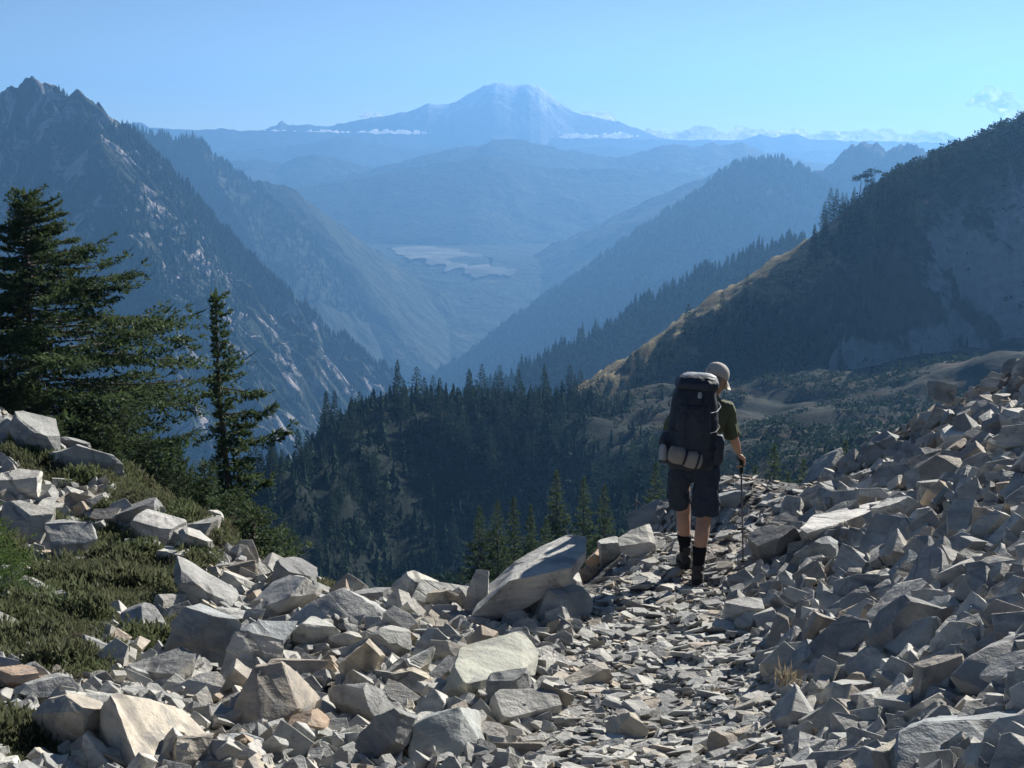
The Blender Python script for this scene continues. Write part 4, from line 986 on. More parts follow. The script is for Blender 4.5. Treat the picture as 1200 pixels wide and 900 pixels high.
def slope_rot(n, rng, tilt):
    z = Vector(n) + Vector((rng.uniform(-tilt, tilt), rng.uniform(-tilt, tilt), 0)); z.normalize()
    q = Vector((0, 0, 1)).rotation_difference(z)
    return (q.to_matrix() @ Matrix.Rotation(rng.uniform(0, 6.283), 3, 'Z')).to_euler()
TN = ['grey'] * 5 + ['blue'] * 4 + ['dark'] * 3 + ['pale'] * 3 + ['brown'] * 2 + ['tan', 'green']
for (n_want, wlo, whi, sep) in ((60, 62, 92, .72), (85, 40, 62, .72), (75, 30, 42, .7)):
    got = tries = 0
    while got < n_want and tries < 9000:
        tries += 1
        talus = rng.random() < .68
        v = rng.uniform(415, 905); u = rng.uniform(0, 1215)
        if talus and u < talus_u(v) + 4: continue
        if not talus and (u > 660 or v < (600 if u < 330 else 650) or in_trail(u, v)): continue
        if heath_amount(u, v) > .62 and u < 330: continue
        sc_ = (.62 if v < 560 else .85 if v < 680 else 1.0)
        wpx = rng.uniform(wlo, whi) * sc_
        r = try_place(u, v, wpx, sep)
        if r is None: continue
        g, rad, n = r
        tint = rng.choice(TN) if not talus else rng.choice(['grey', 'blue', 'dark', 'blue', 'grey', 'brown', 'dark', 'pale'])
        c_ = g + n * rad * rng.uniform(-.06, .18)
        o = put_rock(protos[rng.randrange(26)], c_, slope_rot(n + (np.array((-.22, -.38, 0)) if talus else 0), rng, .42 if talus else .5), rad * 1.12, tint, seed=tries)
        placedC.append(c_); placedR.append(rad); loose.append((o, c_, wpx, tint, u, v)); got += 1

# labels that single each loose boulder out by its colour, size and neighbours
SZ = ('largest', 'second largest', 'third largest', 'fourth largest', 'fifth largest', 'sixth largest', 'seventh largest', 'eighth largest', 'ninth largest', 'tenth largest') + tuple(x + ' largest' for x in ('eleventh', 'twelfth', 'thirteenth', 'fourteenth', 'fifteenth', 'sixteenth', 'seventeenth', 'eighteenth', 'nineteenth', 'twentieth'))
TW = {'grey': 'grey', 'blue': 'blue-grey', 'dark': 'dark', 'pale': 'pale', 'brown': 'brown', 'tan': 'tan', 'green': 'greenish', 'orange': 'orange', 'white': 'white'}
marks = [h for h in hero_uv if h[4]]
buckets = {}
for it in loose:
    o, c_, wpx, tint, u, v = it
    b = min(marks, key=lambda h: ((h[0] - u) ** 2 + ((h[1] - v) * 1.2) ** 2))
    du, dv = u - b[0], v - b[1]
    if abs(du) > abs(dv) * 1.2: rel = 'right of' if du > 0 else 'left of'
    else: rel = 'below' if dv > 0 else 'above'
    buckets.setdefault((TW[tint], rel, b[4]), []).append(it)
for (tw, rel, nb), its in buckets.items():
    its.sort(key=lambda i: -i[2])
    for k, it in enumerate(its):
        tag(it[0], (f'{tw} loose rock just {rel} {nb}' if len(its) == 1 else f'{SZ[k]} {tw} loose rock {rel} {nb}'), 'boulder', 'boulders of the scree slope')

# small broken stone between and over them: uncountable scree
chips = []
for k in range(16):
    rg = random.Random(k); bm = rock_bm(2000 + k, rg.choice((4, 5, 6)), True, .5, .9); fit(bm)
    d = (1, rg.uniform(.5, .85), rg.uniform(.14, .36) if k < 10 else rg.uniform(.36, .7))
    for v_ in bm.verts: v_.co = Vector((v_.co.x * d[0], v_.co.y * d[1], v_.co.z * d[2]))
    bmesh.ops.bevel(bm, geom=bm.edges[:], offset=.025, segments=1, affect='EDGES')
    bmesh.ops.triangulate(bm, faces=bm.faces[:]); bmesh.ops.recalc_face_normals(bm, faces=bm.faces)
    bm.verts.index_update()
    chips.append((np.array([v_.co for v_ in bm.verts]), np.array([[x.index for x in f.verts] for f in bm.faces]))); bm.free()
SV, SF, so = [], [], 0
nrg = np.random.default_rng(9)
def chip(c_, rad, n, tilt):
    global so
    v_, f_ = chips[nrg.integers(6, 16) if tilt > .65 else nrg.integers(0, 10)]
    z = n + np.array((nrg.uniform(-tilt, tilt), nrg.uniform(-tilt, tilt), 0)); z /= np.linalg.norm(z)
    a = np.array((math.cos(p_ := nrg.random() * 6.283), math.sin(p_), 0)); x = a - z * a.dot(z); x /= np.linalg.norm(x); y = np.cross(z, x)
    SV.append((v_ * rad) @ np.stack([x, y, z]) + c_); SF.append(f_ + so); so += len(v_)
def scatter(nn, wlo, whi, region, tilt, lift, hmax=.35, pw=1.0, bias=0):
    k = 0
    for _ in range(nn * 6):
        if k >= nn: break
        v = nrg.uniform(410, 915); u = nrg.uniform(-10, 1210)
        if not region(u, v): continue
        if u < 340 and heath_amount(u, v) > hmax: continue
        g = hit(u, v)
        if g is None or g[1] > 28: continue
        n = gnormal(g[0], g[1]); wpx = wlo + (whi - wlo) * nrg.random() ** pw
        rad = wpx / FPX * 7.5 / 2 * (g[1] / 7.5) ** .45
        chip(g + n * rad * nrg.uniform(-.1, lift), rad, n + bias, tilt); k += 1
tal = lambda u, v: u > talus_u(v) - 8
fld = lambda u, v: u < 680 and not in_trail(u, v) and (v > 650 or u < 300)
trl = lambda u, v: in_trail(u, v)
BIAS = np.array((-.22, -.38, 0))
scatter(420, 34, 66, tal, .7, .35, bias=BIAS)
scatter(1700, 14, 38, tal, .8, .5, bias=BIAS)
scatter(420, 28, 54, fld, 1.1, .45)
scatter(2300, 10, 34, fld, 1.2, .5)
scatter(3300, 10, 38, trl, .30, .3, pw=2.0)
scatter(2600, 7, 20, trl, .6, .5)
scatter(1500, 5, 14, tal, .9, .4)
scatter(150, 28, 70, lambda u, v: u < 340 and 520 < v < 730, .8, .4, hmax=.55, pw=1.3)
scatter(600, 8, 36, lambda u, v: u < 340 and 505 < v < 760, .8, .4, hmax=.7, pw=1.5)
scatter(900, 5, 12, fld, .9, .4)
# the same scree goes on beside and below the view
def beside(nn, u0, u1, v0, v1, wlo, whi, tilt, bias=0):
    k = 0
    for _ in range(nn * 3):
        if k >= nn: break
        u, v = nrg.uniform(u0, u1), nrg.uniform(v0, v1); g = hit(u, v)
        if g is None or g[1] > 24: continue
        n = gnormal(g[0], g[1]); rad = (wlo + (whi - wlo) * nrg.random() ** 1.4) / FPX * 7.5 / 2 * (g[1] / 7.5) ** .45
        chip(g + n * rad * nrg.uniform(-.1, .4), rad, n + bias, tilt); k += 1
beside(900, 1205, 2100, 250, 1000, 34, 90, .8, BIAS); beside(1700, 1205, 2100, 250, 1000, 12, 40, .9, BIAS)
beside(150, -500, 0, 480, 1000, 30, 80, .8); beside(500, -500, 0, 480, 1000, 10, 36, .9)
beside(200, -100, 1300, 912, 1150, 30, 70, .7); beside(900, -100, 1300, 912, 1150, 10, 34, .7)
# beyond the pixel samples: the crest of the trail and ground just outside the frame
for _ in range(900):
    x, y = nrg.uniform(-8, 9), nrg.uniform(1.0, 24)
    u, v = proj(np.array((x, y, gz(x, y))))
    if -30 < u < 1230 and v < 930: continue
    n = gnormal(x, y); rad = .04 + .16 * nrg.random() ** 2
    chip(np.array((x, y, gz(x, y))) + n * rad * .2, rad, n, .7)
me = npmesh('scree', np.vstack(SV), np.vstack(SF), False, M['scree'])
tag(link('scree', me), 'loose broken grey stones covering trail and talus', 'scree', kind='stuff')
# ------------------------------------------------------------------ trees close by
def wind(az, s):         # the near hemlocks are flagged: long limbs on their east side
    return 1.0 + .75 * max(0, math.cos(az)) * max(0, 1 - abs(s - .46) * 1.9) - .45 * max(0, -math.cos(az)) * s
big_prof = lambda s: (.10 + .95 * (1 - s) ** .75) * (.65 + .35 * min(1, s * 5)) * (1.0 if s < .8 else .8) * min(1, .42 + 1.5 * s)
g = at(42, 480, 27); zb = float(gz(g[0], 27)) - .1
top = at(42, 221, 27)[2]
cm, tm = make_tree('hemlock', 11, top - zb, None, 0, nbr=240, Rm=3.3, tw=18, sub=7, subl=5, prof=big_prof, azf=wind, rise=.06, droop=.26, tip=.20, leaf=.021, lw=.19, trunk_r=.13, base=.02, twl=.20)
place_tree('hemlock_tree', cm, tm, (g[0], 27, zb), 0, 1, 'big spreading mountain hemlock with long limbs reaching right, at the left edge', 'hemlocks by the left slope')
g = at(277, 600, 23.5); zb = float(gz(g[0], 23.5)) - .1
top = at(250, 339, 23.5)[2]; H2 = top - zb
slim = lambda s: ((.13 + .35 * max(0, 1 - s)) if s > .80 else .22 + .9 * max(0, .80 - s) ** .7) * (.75 + .25 * min(1, s * 4))
wind2 = lambda az, s: 1.0 + 1.15 * max(0, math.cos(az)) ** 2 - .45 * max(0, -math.cos(az))
cm, tm = make_tree('hemlock', 23, H2, None, 0, nbr=175, Rm=.95, ragged=.5, tw=14, sub=6, subl=3, prof=slim, azf=wind2, rise=-.02, droop=.22, tip=.26, leaf=.019, lw=.19, trunk_r=.10, base=.03, lean=-.035, twl=.24)
place_tree('hemlock_tree', cm, tm, (g[0], 23.5, zb), 0, 1, 'slender hemlock with a narrow spire and ragged limbs, standing alone on the brink', 'hemlocks by the left slope')
g = at(-42, 480, 25); zb = float(gz(g[0], 25))
cm, tm = make_tree('hemlock', 31, at(-42, 330, 25)[2] - zb, None, 0, nbr=130, Rm=1.5, tw=16, sub=8, prof=big_prof, rise=.05, droop=.3, tip=.3, leaf=.024, lw=.19, trunk_r=.09)
place_tree('hemlock_tree', cm, tm, (g[0], 25, zb), 0, 1, 'hemlock mostly cut off by the left edge of the view', 'hemlocks by the left slope')
# bushy skirts and saplings around them
bush_prof = lambda s: (1 - s) ** .6 * (.7 + .3 * min(1, s * 5))
sk = [make_tree('fir', 40 + i, 1.0, None, 0, nbr=85, Rm=(.42, .55, .34, .5)[i], tw=11, sub=6, prof=bush_prof, rise=.22, droop=.3, tip=.3, leaf=.055, lw=.17, trunk_r=.02, base=.02, twl=.34) for i in range(4)]
SK = [(22, 462, 520, 25.0, 1, 'short pointed fir sapling in front of the big hemlock, nearer the left edge', .8), (47, 462, 520, 24.6, 0, 'short pointed fir sapling in front of the big hemlock trunk', .8), (88, 470, 560, 25.2, 1, 'bushy young fir under the right limbs of the big hemlock', 1.3), (118, 462, 575, 25.5, 3, 'tallest bushy fir in the thicket under the big hemlock', 1.4),
      (150, 476, 590, 24.0, 1, 'broad bushy fir on the right side of the hemlock thicket', 1.3), (172, 512, 600, 22.5, 3, 'low bushy fir where the thicket slopes down', 1.3), (196, 552, 610, 22.0, 1, 'low fir bush at the end of the hemlock thicket', 1.3), (208, 514, 620, 25.0, 2, 'thin dark fir in the gap between the two hemlocks', .8), (222, 556, 630, 21.5, 3, 'fir bush just left of the slender hemlock', 1.1),
      (243, 540, 640, 21.3, 0, 'sunlit young fir at the left foot of the slender hemlock', .9), (274, 578, 650, 20.5, 1, 'fir bush under the slender hemlock', 1.3), (298, 594, 655, 20.0, 3, 'fir bush right of the slender hemlock, overhanging the brink', 1.3), (66, 488, 545, 23.6, 3, 'low fir bush between the saplings and the outcrop', 1.3), (135, 500, 590, 23.0, 2, 'small dark fir in the middle of the hemlock thicket', 1.0), (10, 478, 530, 25.8, 3, 'low dark fir bush at the left edge of the thicket', 1.2)]
for k, (u, vt, vb, Y, i, lab, w_) in enumerate(SK):
    x = at(u, vb, Y)[0]; zb = float(gz(x, Y)) - .05; H = at(u, vt, Y)[2] - zb
    place_tree('fir_sapling', sk[i][0], sk[i][1], (x, Y, zb), k * 1.3, w_ * H, lab, 'young firs of the left thicket', H)
# bright sapling in front at the left edge
sp = make_tree('fir', 61, 1.0, None, 0, nbr=46, Rm=.52, tw=13, sub=7, prof=bush_prof, needles=M['sapling'], rise=.25, droop=.2, tip=.25, leaf=.045, lw=.15, trunk_r=.016, base=.02, twl=.34)
for (u, vt, vb, Y, lab, w_) in ((-8, 584, 708, 10.2, 'bright green fir sapling cut by the left edge beside the white stone', 1.15), (16, 640, 716, 9.9, 'smallest bright green fir sapling at the foot of its taller neighbour', 1.1)):
    x = at(u, vb, Y)[0]; zb = float(gz(x, Y)) - .03; H = at(u, vt, Y)[2] - zb
    place_tree('fir_sapling', sp[0], sp[1], (x, Y, zb), .7, w_ * H, lab, 'bright saplings at the left edge', H)

# ------------------------------------------------------------------ firs below the brink, some tens of metres down
nearp = [make_tree('fir', 70 + i, 1.0, None, 0, nbr=110, Rm=(.23, .20, .27, .21, .24)[i], tw=9, sub=4, subl=2, rise=.16, droop=.42, tip=.25, leaf=.030, lw=.22, trunk_r=.014, twl=.38) for i in range(5)]
def below(x, Y): return max(float(midz(x, Y)), float(gz(x, Y)) if Y < 39 else -1e9)
NB = [(562, 592, 62, 2, 'bushy fir at the left end of the clump behind the longest slab'), (583, 585, 60, 0, 'dense fir in the clump behind the longest slab, second from its left end'), (602, 582, 64, 4, 'broadest fir of the clump behind the longest slab'), (622, 590, 58, 1, 'short fir closing the right end of the clump behind the slab'),
      (652, 549, 72, 0, 'tall pointed fir right above the middle of the longest slab'), (684, 558, 74, 3, 'pointed fir between two taller ones above the slab end'), (708, 567, 70, 4, 'dark fir left of the dead snag, above the pale split boulder'), (640, 605, 56, 2, 'low fir peeping over the longest slab'),
      (768, 540, 84, 4, 'dark fir half hidden behind the hiker'), (905, 520, 66, 2, 'broad fir right of the hiker above the trail crest'), (884, 545, 58, 4, 'shorter fir between the hiker hand and the broad fir'), (940, 536, 64, 0, 'middle fir in the row right of the hiker'), (966, 528, 70, 3, 'slim fir next to the talus skyline'), (988, 516, 72, 1, 'tallest slim fir against the talus skyline'), (922, 552, 58, 2, 'low wide fir in front of the row right of the hiker')]
for k, (u, vt, Y, i, lab) in enumerate(NB):
    x = at(u, 600, Y)[0]; zb = below(x, Y) - .2; H = at(u, vt, Y)[2] - zb
    place_tree('fir_tree', nearp[i][0], nearp[i][1], (x, Y, zb), k * 1.7, H, lab, 'firs below the brink', H)
# dead snag
x = at(744, 600, 68)[0]; zb = below(x, 68) - .2; H = at(744, 574, 68)[2] - zb
sn = trunk_mesh('dead_snag', H, .16, .01, [[(0, 0, H * q), (.35 * math.cos(q * 40), .35 * math.sin(q * 40), H * q - .12), (.6 * math.cos(q * 40), .6 * math.sin(q * 40), H * q - .3)] for q in (.55, .62, .68, .73, .78, .83, .88, .92)], 5, bark=M['deadwood'])
o = link('dead_snag', sn); o.location = (x, 68, zb)
tag(o, 'bare grey dead snag between the firs and the hiker', 'dead tree')

# ------------------------------------------------------------------ conifers on the knoll, the bench and the right mountain, each one a tree
lowp = [make_tree('fir', 90 + i, 1.0, None, 0, nbr=60, Rm=(.20, .24, .30, .18, .34, .26)[i], tw=4, sub=2, needles=M['needles_far'], rise=.14, droop=.40, tip=.2, leaf=.085, lw=.26, trunk_r=.012, twl=.5) for i in range(6)]
SHAPE = ('slim', 'even', 'broad', 'spindly', 'bushy', 'full')
lowm = []
for c_, t_ in lowp:      # small in the picture: crown and trunk in one mesh
    nv = len(c_.vertices); V = [v.co[:] for v in c_.vertices] + [v.co[:] for v in t_.vertices]
    F = [tuple(p.vertices) for p in c_.polygons] + [tuple(x + nv for x in p.vertices) for p in t_.polygons]
    me = npmesh('conifer', V, F, False); me.materials.append(M['needles_far']); me.materials.append(M['bark'])
    me.polygons.foreach_set('material_index', [0] * len(c_.polygons) + [1] * len(t_.polygons)); me.update(); lowm.append(me)
conifers = []
def conif(p, H, i, rz, where):
    o = link('conifer', lowm[i]); o.location = (p[0], p[1], p[2] - .04 * H); o.rotation_euler = (0, 0, rz); o.scale = (H * random.uniform(.85, 1.2),) * 2 + (H,)
    u, v = proj(np.array(p)); conifers.append((o, H / p[1] * FPX, i, float(u), float(v), where)); return o
random.seed(12)
# trees one can tell apart on the knoll's crest line
for u, Y, H, i in ((464, 402, 9, 4), (473, 404, 7, 2), (440, 394, 7, 4), (452, 398, 8, 2), (508, 411, 11, 4), (516, 412, 12, 5), (524, 413, 9, 2), (538, 416, 12, 0), (552, 418, 11, 1), (558, 419, 7, 3), (578, 424, 10, 0), (590, 426, 6, 2), (604, 428, 7, 1), (622, 430, 9, 2), (640, 433, 10, 0), (652, 434, 12, 1), (668, 437, 8, 5), (684, 440, 10, 2), (700, 442, 12, 5), (712, 443, 9, 0), (724, 445, 8, 4), (738, 447, 7, 1), (420, 382, 7, 1), (405, 374, 8, 4), (392, 362, 7, 2), (380, 352, 9, 0), (356, 342, 8, 1), (330, 336, 10, 5), (318, 334, 12, 0), (304, 331, 9, 1), (212, 330, 12, 0), (224, 330, 9, 1), (236, 331, 10, 5)):
    x = at(u, 470, Y)[0]; conif((x, Y, float(midz(x, Y))), H * random.uniform(.5, 1.12), i, u, 'crest')
rngk = np.random.default_rng(3)
cand = []
while len(cand) < 2300:
    x = rngk.uniform(-130, 75); y = rngk.uniform(285, 455); z = float(midz(x, y)); u, v = proj(np.array((x, y, z)))
    if not (120 < u < 800 and 455 < v < 705): continue
    if u > 690 and v < 560 and rngk.random() < .75: continue
    if fbm(np.array([x * .035]), np.array([y * .035]), seed=91, octv=3)[0] < -.42: continue
    cand.append((x, y, z, u, v, rngk.uniform(2.5, 8) * (1 + .8 * (rngk.random() < .14))))
cand.sort(key=lambda c_: -c_[5] / c_[1])
for c_ in cand[:150]:
    conif(c_[:3], c_[5], int(rngk.integers(6)), rngk.random() * 6, 'face')
p = np.array([c_[:3] for c_ in cand[150:]]); wood('forest', p, np.array([c_[5] for c_ in cand[150:]]) * .8, 'smaller firs crowding the shaded face of the knoll', cones_hi)
# right mountain
spots = [(965, 262, 1.0, 12, 1), (972, 258, 1.0, 15, 4), (979, 254, .8, 13, 5), (986, 248, .7, 9, 2), (992, 244, .6, 8, 4), (1000, 241, .6, 7, 2), (1016, 226, .4, 8, 4), (1022, 222, .4, 7, 2)]
def f6(u, down):
    """point of the right mountain's near face in direction u, a given way below the crest"""
    uu, vv = proj(F6); j = int(down); i = int(np.argmin(np.abs(uu[j] - u))); return F6[j, i]
for u, v, dn, H, i in spots: conif(f6(u, dn), H, i, u, 'ridge')
F6U = proj(F6)[0]; F6D = np.linalg.norm(F6[:, :, :2] - F6[:1, :, :2], axis=2)
def f6s(u, d):
    """point of the near face in direction u, a horizontal distance d below the crest"""
    i0 = int(np.argmin(np.abs(F6U[8] - u))); j = min(int(np.searchsorted(F6D[:, i0], d)), F6.shape[0] - 1)
    return F6[j, int(np.argmin(np.abs(F6U[j] - u)))]
done = 0
while done < 85:
    u = rngk.uniform(640, 1120)
    p = f6s(u, 26 + 75 * rngk.random()); uu, vv = proj(p)
    dens = np.interp(u, [660, 760, 860, 960, 1040, 1200], [.9, 1, 1, .75, .25, .15])
    if vv > 470 or rngk.random() > dens or fbm(np.array([p[0] * .02]), np.array([p[2] * .03]), seed=95, octv=3)[0] < -.1: continue
    conif(p, rngk.uniform(7, 15), int(rngk.integers(6)), rngk.random() * 6, 'mountain'); done += 1
pw_ = []
while len(pw_) < 1300:
    u = rngk.uniform(640, 1195); p = f6s(u, 28 + 120 * rngk.random()); uu, vv = proj(p)
    if vv > 475 or fbm(np.array([p[0] * .022]), np.array([p[2] * .035]), seed=95, octv=4)[0] < .02 + .22 * max(0, (u - 950) / 250): continue
    pw_.append(p)
wood('forest', np.array(pw_), rngk.uniform(2.5, 7, len(pw_)), 'low firs and scrub mottling the shaded mountain side', cones_hi)
# flat-topped wind-shaped pine group on the ridge
def flat_pine(seed, H):
    rng = random.Random(seed); B, F, o = [], [], 0
    for k in range(5):
        c_ = np.array((rng.uniform(-.30, .38) * H, rng.uniform(-.1, .1) * H, H * rng.uniform(.72, .97)))
        for m in range(90):
            a = rng.random() * 6.28; r = H * .17 * math.sqrt(rng.random()); b = c_ + np.array((math.cos(a) * r, math.sin(a) * r * .8, rng.gauss(0, .045) * H))
            d = np.array((rng.gauss(0, 1), rng.gauss(0, 1), rng.uniform(0, .6))); d *= H * .07 / np.linalg.norm(d); w_ = np.cross(d, (0, .3, 1)) * .5
            B += [b, b + d * .5 + w_, b + d, b + d * .5 - w_]; F.append([o, o + 1, o + 2, o + 3]); o += 4
    return npmesh('crown', B, np.array(F), False, M['needles_far'])
for u, H, lab, sd in ((1007, 10.5, 'flat-topped leaning pine on the skyline of the dark shoulder', 3), (1019, 9.5, 'smaller flat-topped pine touching its neighbour on the shoulder skyline', 8)):
    p = f6(u, .6); e = empty('ridge_pine', (p[0], p[1], p[2] - .3)); tag(e, lab, 'tree', 'flat-topped pines')
    link('crown', flat_pine(sd, H), e)
    link('trunk', trunk_mesh('trunk', H, .35, .06, [[(0.02 * H, 0, H * .5), (.12 * H, 0, H * .7), (.26 * H, 0, H * .82)], [(0.02 * H, 0, H * .45), (-.1 * H, 0, H * .65), (-.2 * H, 0, H * .78)]], sd), e)
# labels: each tree is told apart by its build, where it grows and what stands below it in sight
def land(u):
    for lim, tx in ((345, 'right of the slender hemlock'), (400, 'above the square brink block'), (450, 'above the smooth humped boulder'), (500, 'above the pale peaked boulder'), (550, 'above the dark gully end'), (600, 'above the fir clump'), (660, 'above the longest slab'), (720, 'above the dead snag'), (770, 'left of the hiker pack'), (850, 'over the hiker'), (920, 'right of the hiker head'), (1000, 'left of the flat-topped pines'), (9999, 'right of the flat-topped pines')):
        if u < lim: return tx
bk = {}
for it in conifers:
    o, px, i, u, v, wh = it
    tier = {'crest': 'on the knoll crest', 'ridge': 'on the mountain ridge line', 'mountain': 'high on the dark mountain' if v < 360 else 'low on the dark mountain'}.get(wh) or ('on the upper knoll' if v < 530 else 'halfway down the knoll' if v < 600 else 'low on the knoll')
    bk.setdefault((SHAPE[i], tier, land(u)), []).append(it)
HT = ('tallest', 'second tallest', 'third tallest', 'fourth tallest', 'fifth tallest', 'sixth tallest', 'seventh tallest', 'eighth tallest', 'ninth tallest') + tuple(x + ' tallest' for x in ('tenth', 'eleventh', 'twelfth', 'thirteenth', 'fourteenth', 'fifteenth', 'sixteenth', 'seventeenth', 'eighteenth', 'nineteenth', 'twentieth', 'twenty-first', 'twenty-second', 'twenty-third', 'twenty-fourth', 'twenty-fifth'))
for (shp, tier, ld), its in bk.items():
    its.sort(key=lambda a_: -a_[1])
    for k, it in enumerate(its):
        tag(it[0], (f'{shp} dark conifer {tier}, {ld}' if len(its) == 1 else f'{HT[k]} {shp} dark conifer {tier}, {ld}'), 'tree', 'conifers of the knoll and mountain')

# ------------------------------------------------------------------ scrub and heather, uncountable
def clump(rng, n, r, h, up_=.5, spread=1.0, dl=.5, wd=.35):
    a = rng.random(n) * 6.283; q = np.sqrt(rng.random(n)) * r * spread
    zz = h * np.sqrt(np.maximum(0, 1 - (q / (r * spread + 1e-6)) ** 2)) * rng.random(n) ** .6
    B = np.stack([np.cos(a) * q, np.sin(a) * q, zz], 1)
    D = rng.normal(0, 1, (n, 3)); D[:, 2] = np.abs(D[:, 2]) * up_ + up_ * .6; D /= np.linalg.norm(D, axis=1)[:, None]
    D *= (dl * h * rng.uniform(.6, 1.2, n))[:, None]
    W = np.cross(D, rng.normal(0, 1, (n, 3))); W /= np.linalg.norm(W, axis=1)[:, None] + 1e-9; W *= np.linalg.norm(D, axis=1)[:, None] * wd
    return np.stack([B, B + D * .5 + W, B + D, B + D * .5 - W], 1).reshape(-1, 3)
rg = np.random.default_rng(44); V = []
k = 0
while k < 15000:
    if rg.random() < .72:
        x = rg.uniform(-90, 150); y = rg.uniform(230, 520); z = float(midz(x, y)); fx = .05
        side = min(1, max(0, (x - 22) / 30))
        if fbm(np.array([x * .035]), np.array([y * .08]), seed=93, octv=3)[0] < -.75 + .85 * side: continue
    else:
        u_ = rg.uniform(650, 1230); p = f6s(u_, (27 if u_ < 985 else 1) + rg.random() ** (1 if u_ < 985 else 1.6) * 120); x, y, z = p
        if fbm(np.array([x * .03]), np.array([z * .05]), seed=94, octv=3)[0] < (-.12 if u_ < 985 else -.35): continue
    u, v = proj(np.array((x, y, z)))
    if not (-20 < u < 1260 and v < 720): continue
    if u > 1000 and 255 < v < 450 and y > 530 and rg.random() < .8: continue
    r = rg.uniform(.5, 1.1) * rg.choice((1, 1.3, 2.6)); V.append(clump(rg, 18, r, r * rg.uniform(.6, 1.2)) + (x, y, z - .2)); k += 1
k = 0
while k < 1500:          # bushy slope just under the brink
    x, y = rg.uniform(-60, 70), rg.uniform(34, 235); z = below(x, y)
    r = rg.uniform(.5, 1.3) * (1 + y / 200); V.append(clump(rg, 16, r, r * rg.uniform(.6, 1.2)) + (x, y, z - .2)); k += 1
V = np.vstack(V)
tag(link('undergrowth', npmesh('undergrowth', V, np.arange(len(V)).reshape(-1, 4), False, M['needles_far'])), 'dark scrub covering the knoll and mountain side', 'scrub', kind='stuff')
V = []; k = 0
while k < 8600:
    cu, cv, a_, b2 = HEATH[rg.integers(len(HEATH))]
    u = cu + rg.uniform(-1.3, 1.3) * a_; v = cv + rg.uniform(-1.3, 1.3) * b2
    if rg.random() > (a_ * b2) / 3600 or heath_amount(u, v) < .34: continue
    g = hit(u, min(v, 912))
    if g is None or g[1] > 26: continue
    if fbm(np.array([g[0] * .9]), np.array([g[1] * .9]), seed=98, octv=3)[0] < -.32 and rg.random() < .85: continue
    ph = .5 + .8 * fbm(np.array([g[0] * 1.6]), np.array([g[1] * 2.2]), seed=97, octv=2)[0]
    r = rg.uniform(.05, .10) * (g[1] / 9) ** .5; h = rg.uniform(.06, .12) * max(.35, .5 + .9 * ph) * (g[1] / 9) ** .3
    c_ = clump(rg, 22, r, h, 1.4, 1.0, .5, .13); n = gnormal(g[0], g[1])
    V.append(c_ + g + (0, 0, .0)); k += 1
V = np.vstack(V)
tag(link('heather', npmesh('heather', V, np.arange(len(V)).reshape(-1, 4), False, M['heather'])), 'brown-green mountain heather matting the left slope', 'heather', kind='stuff')
# dry straw tuft at the foot of the talus
g = hit(922, 812); V = clump(rg, 60, .06, .10, 1.2, 1.0, .9, .045) + g
tag(link('grass_tuft', npmesh('grass_tuft', V, np.arange(len(V)).reshape(-1, 4), False, M['drygrass'])), 'dry straw-coloured grass tuft at the foot of the talus by the trail', 'grass tuft')
# ------------------------------------------------------------------ the hiker
YF = 11.45
foot = hit(812, 690)
YF = float(foot[1]) + .05
def J(u, v, dy=0.0): return Vector(at(u, v, YF + dy))
ORG = Vector((foot[0], foot[1], float(gz(foot[0], foot[1]))))
def evald(o):
    dg = bpy.context.evaluated_depsgraph_get(); ev = o.evaluated_get(dg)
    me = bpy.data.meshes.new_from_object(ev, depsgraph=dg); bpy.data.objects.remove(o, do_unlink=True); return me
def skin_chains(chains, sub=2):
    """chains: lists of (point, rx, ry); points shared by identity of coordinates are welded"""
    V, E, Rr, idx, roots = [], [], [], {}, set()
    for ch in chains:
        prev = None
        for k, (p, rx, ry) in enumerate(ch):
            key = tuple(round(x, 4) for x in p)
            if key not in idx: idx[key] = len(V); V.append(tuple(p)); Rr.append((rx, ry))
            i = idx[key]
            if prev is not None and prev != i: E.append((prev, i))
            prev = i
    me = bpy.data.meshes.new('skin'); me.from_pydata(V, E, [])
    o = link('skin_tmp', me); o.modifiers.new('s', 'SKIN')
    sv = me.skin_vertices[0].data
    seen = set(); adj = {}
    for a, b in E: adj.setdefault(a, []).append(b); adj.setdefault(b, []).append(a)
    for i in range(len(V)):
        sv[i].radius = Rr[i]
        if i not in seen:
            sv[i].use_root = True; st = [i]
            while st:
                q_ = st.pop()
                if q_ in seen: continue
                seen.add(q_); st += adj.get(q_, [])
    m = o.modifiers.new('d', 'SUBSURF'); m.levels = m.render_levels = sub
    return evald(o)
def loft(rings, n=20, cap=True):
    """rings: (centre, x axis, y axis, rx, ry, exponent)"""
    V, F = [], []
    for c_, ax, ay, rx, ry, e in rings:
        for k in range(n):
            a = 2 * math.pi * k / n; ca, sa = math.cos(a), math.sin(a)
            V.append(Vector(c_) + Vector(ax) * rx * math.copysign(abs(ca) ** (2 / e), ca) + Vector(ay) * ry * math.copysign(abs(sa) ** (2 / e), sa))
    m = len(rings)
    F = [(i * n + k, i * n + (k + 1) % n, (i + 1) * n + (k + 1) % n, (i + 1) * n + k) for i in range(m - 1) for k in range(n)]
    if cap: F += [tuple(range(n))[::-1], tuple(range((m - 1) * n, m * n))]
    return V, F
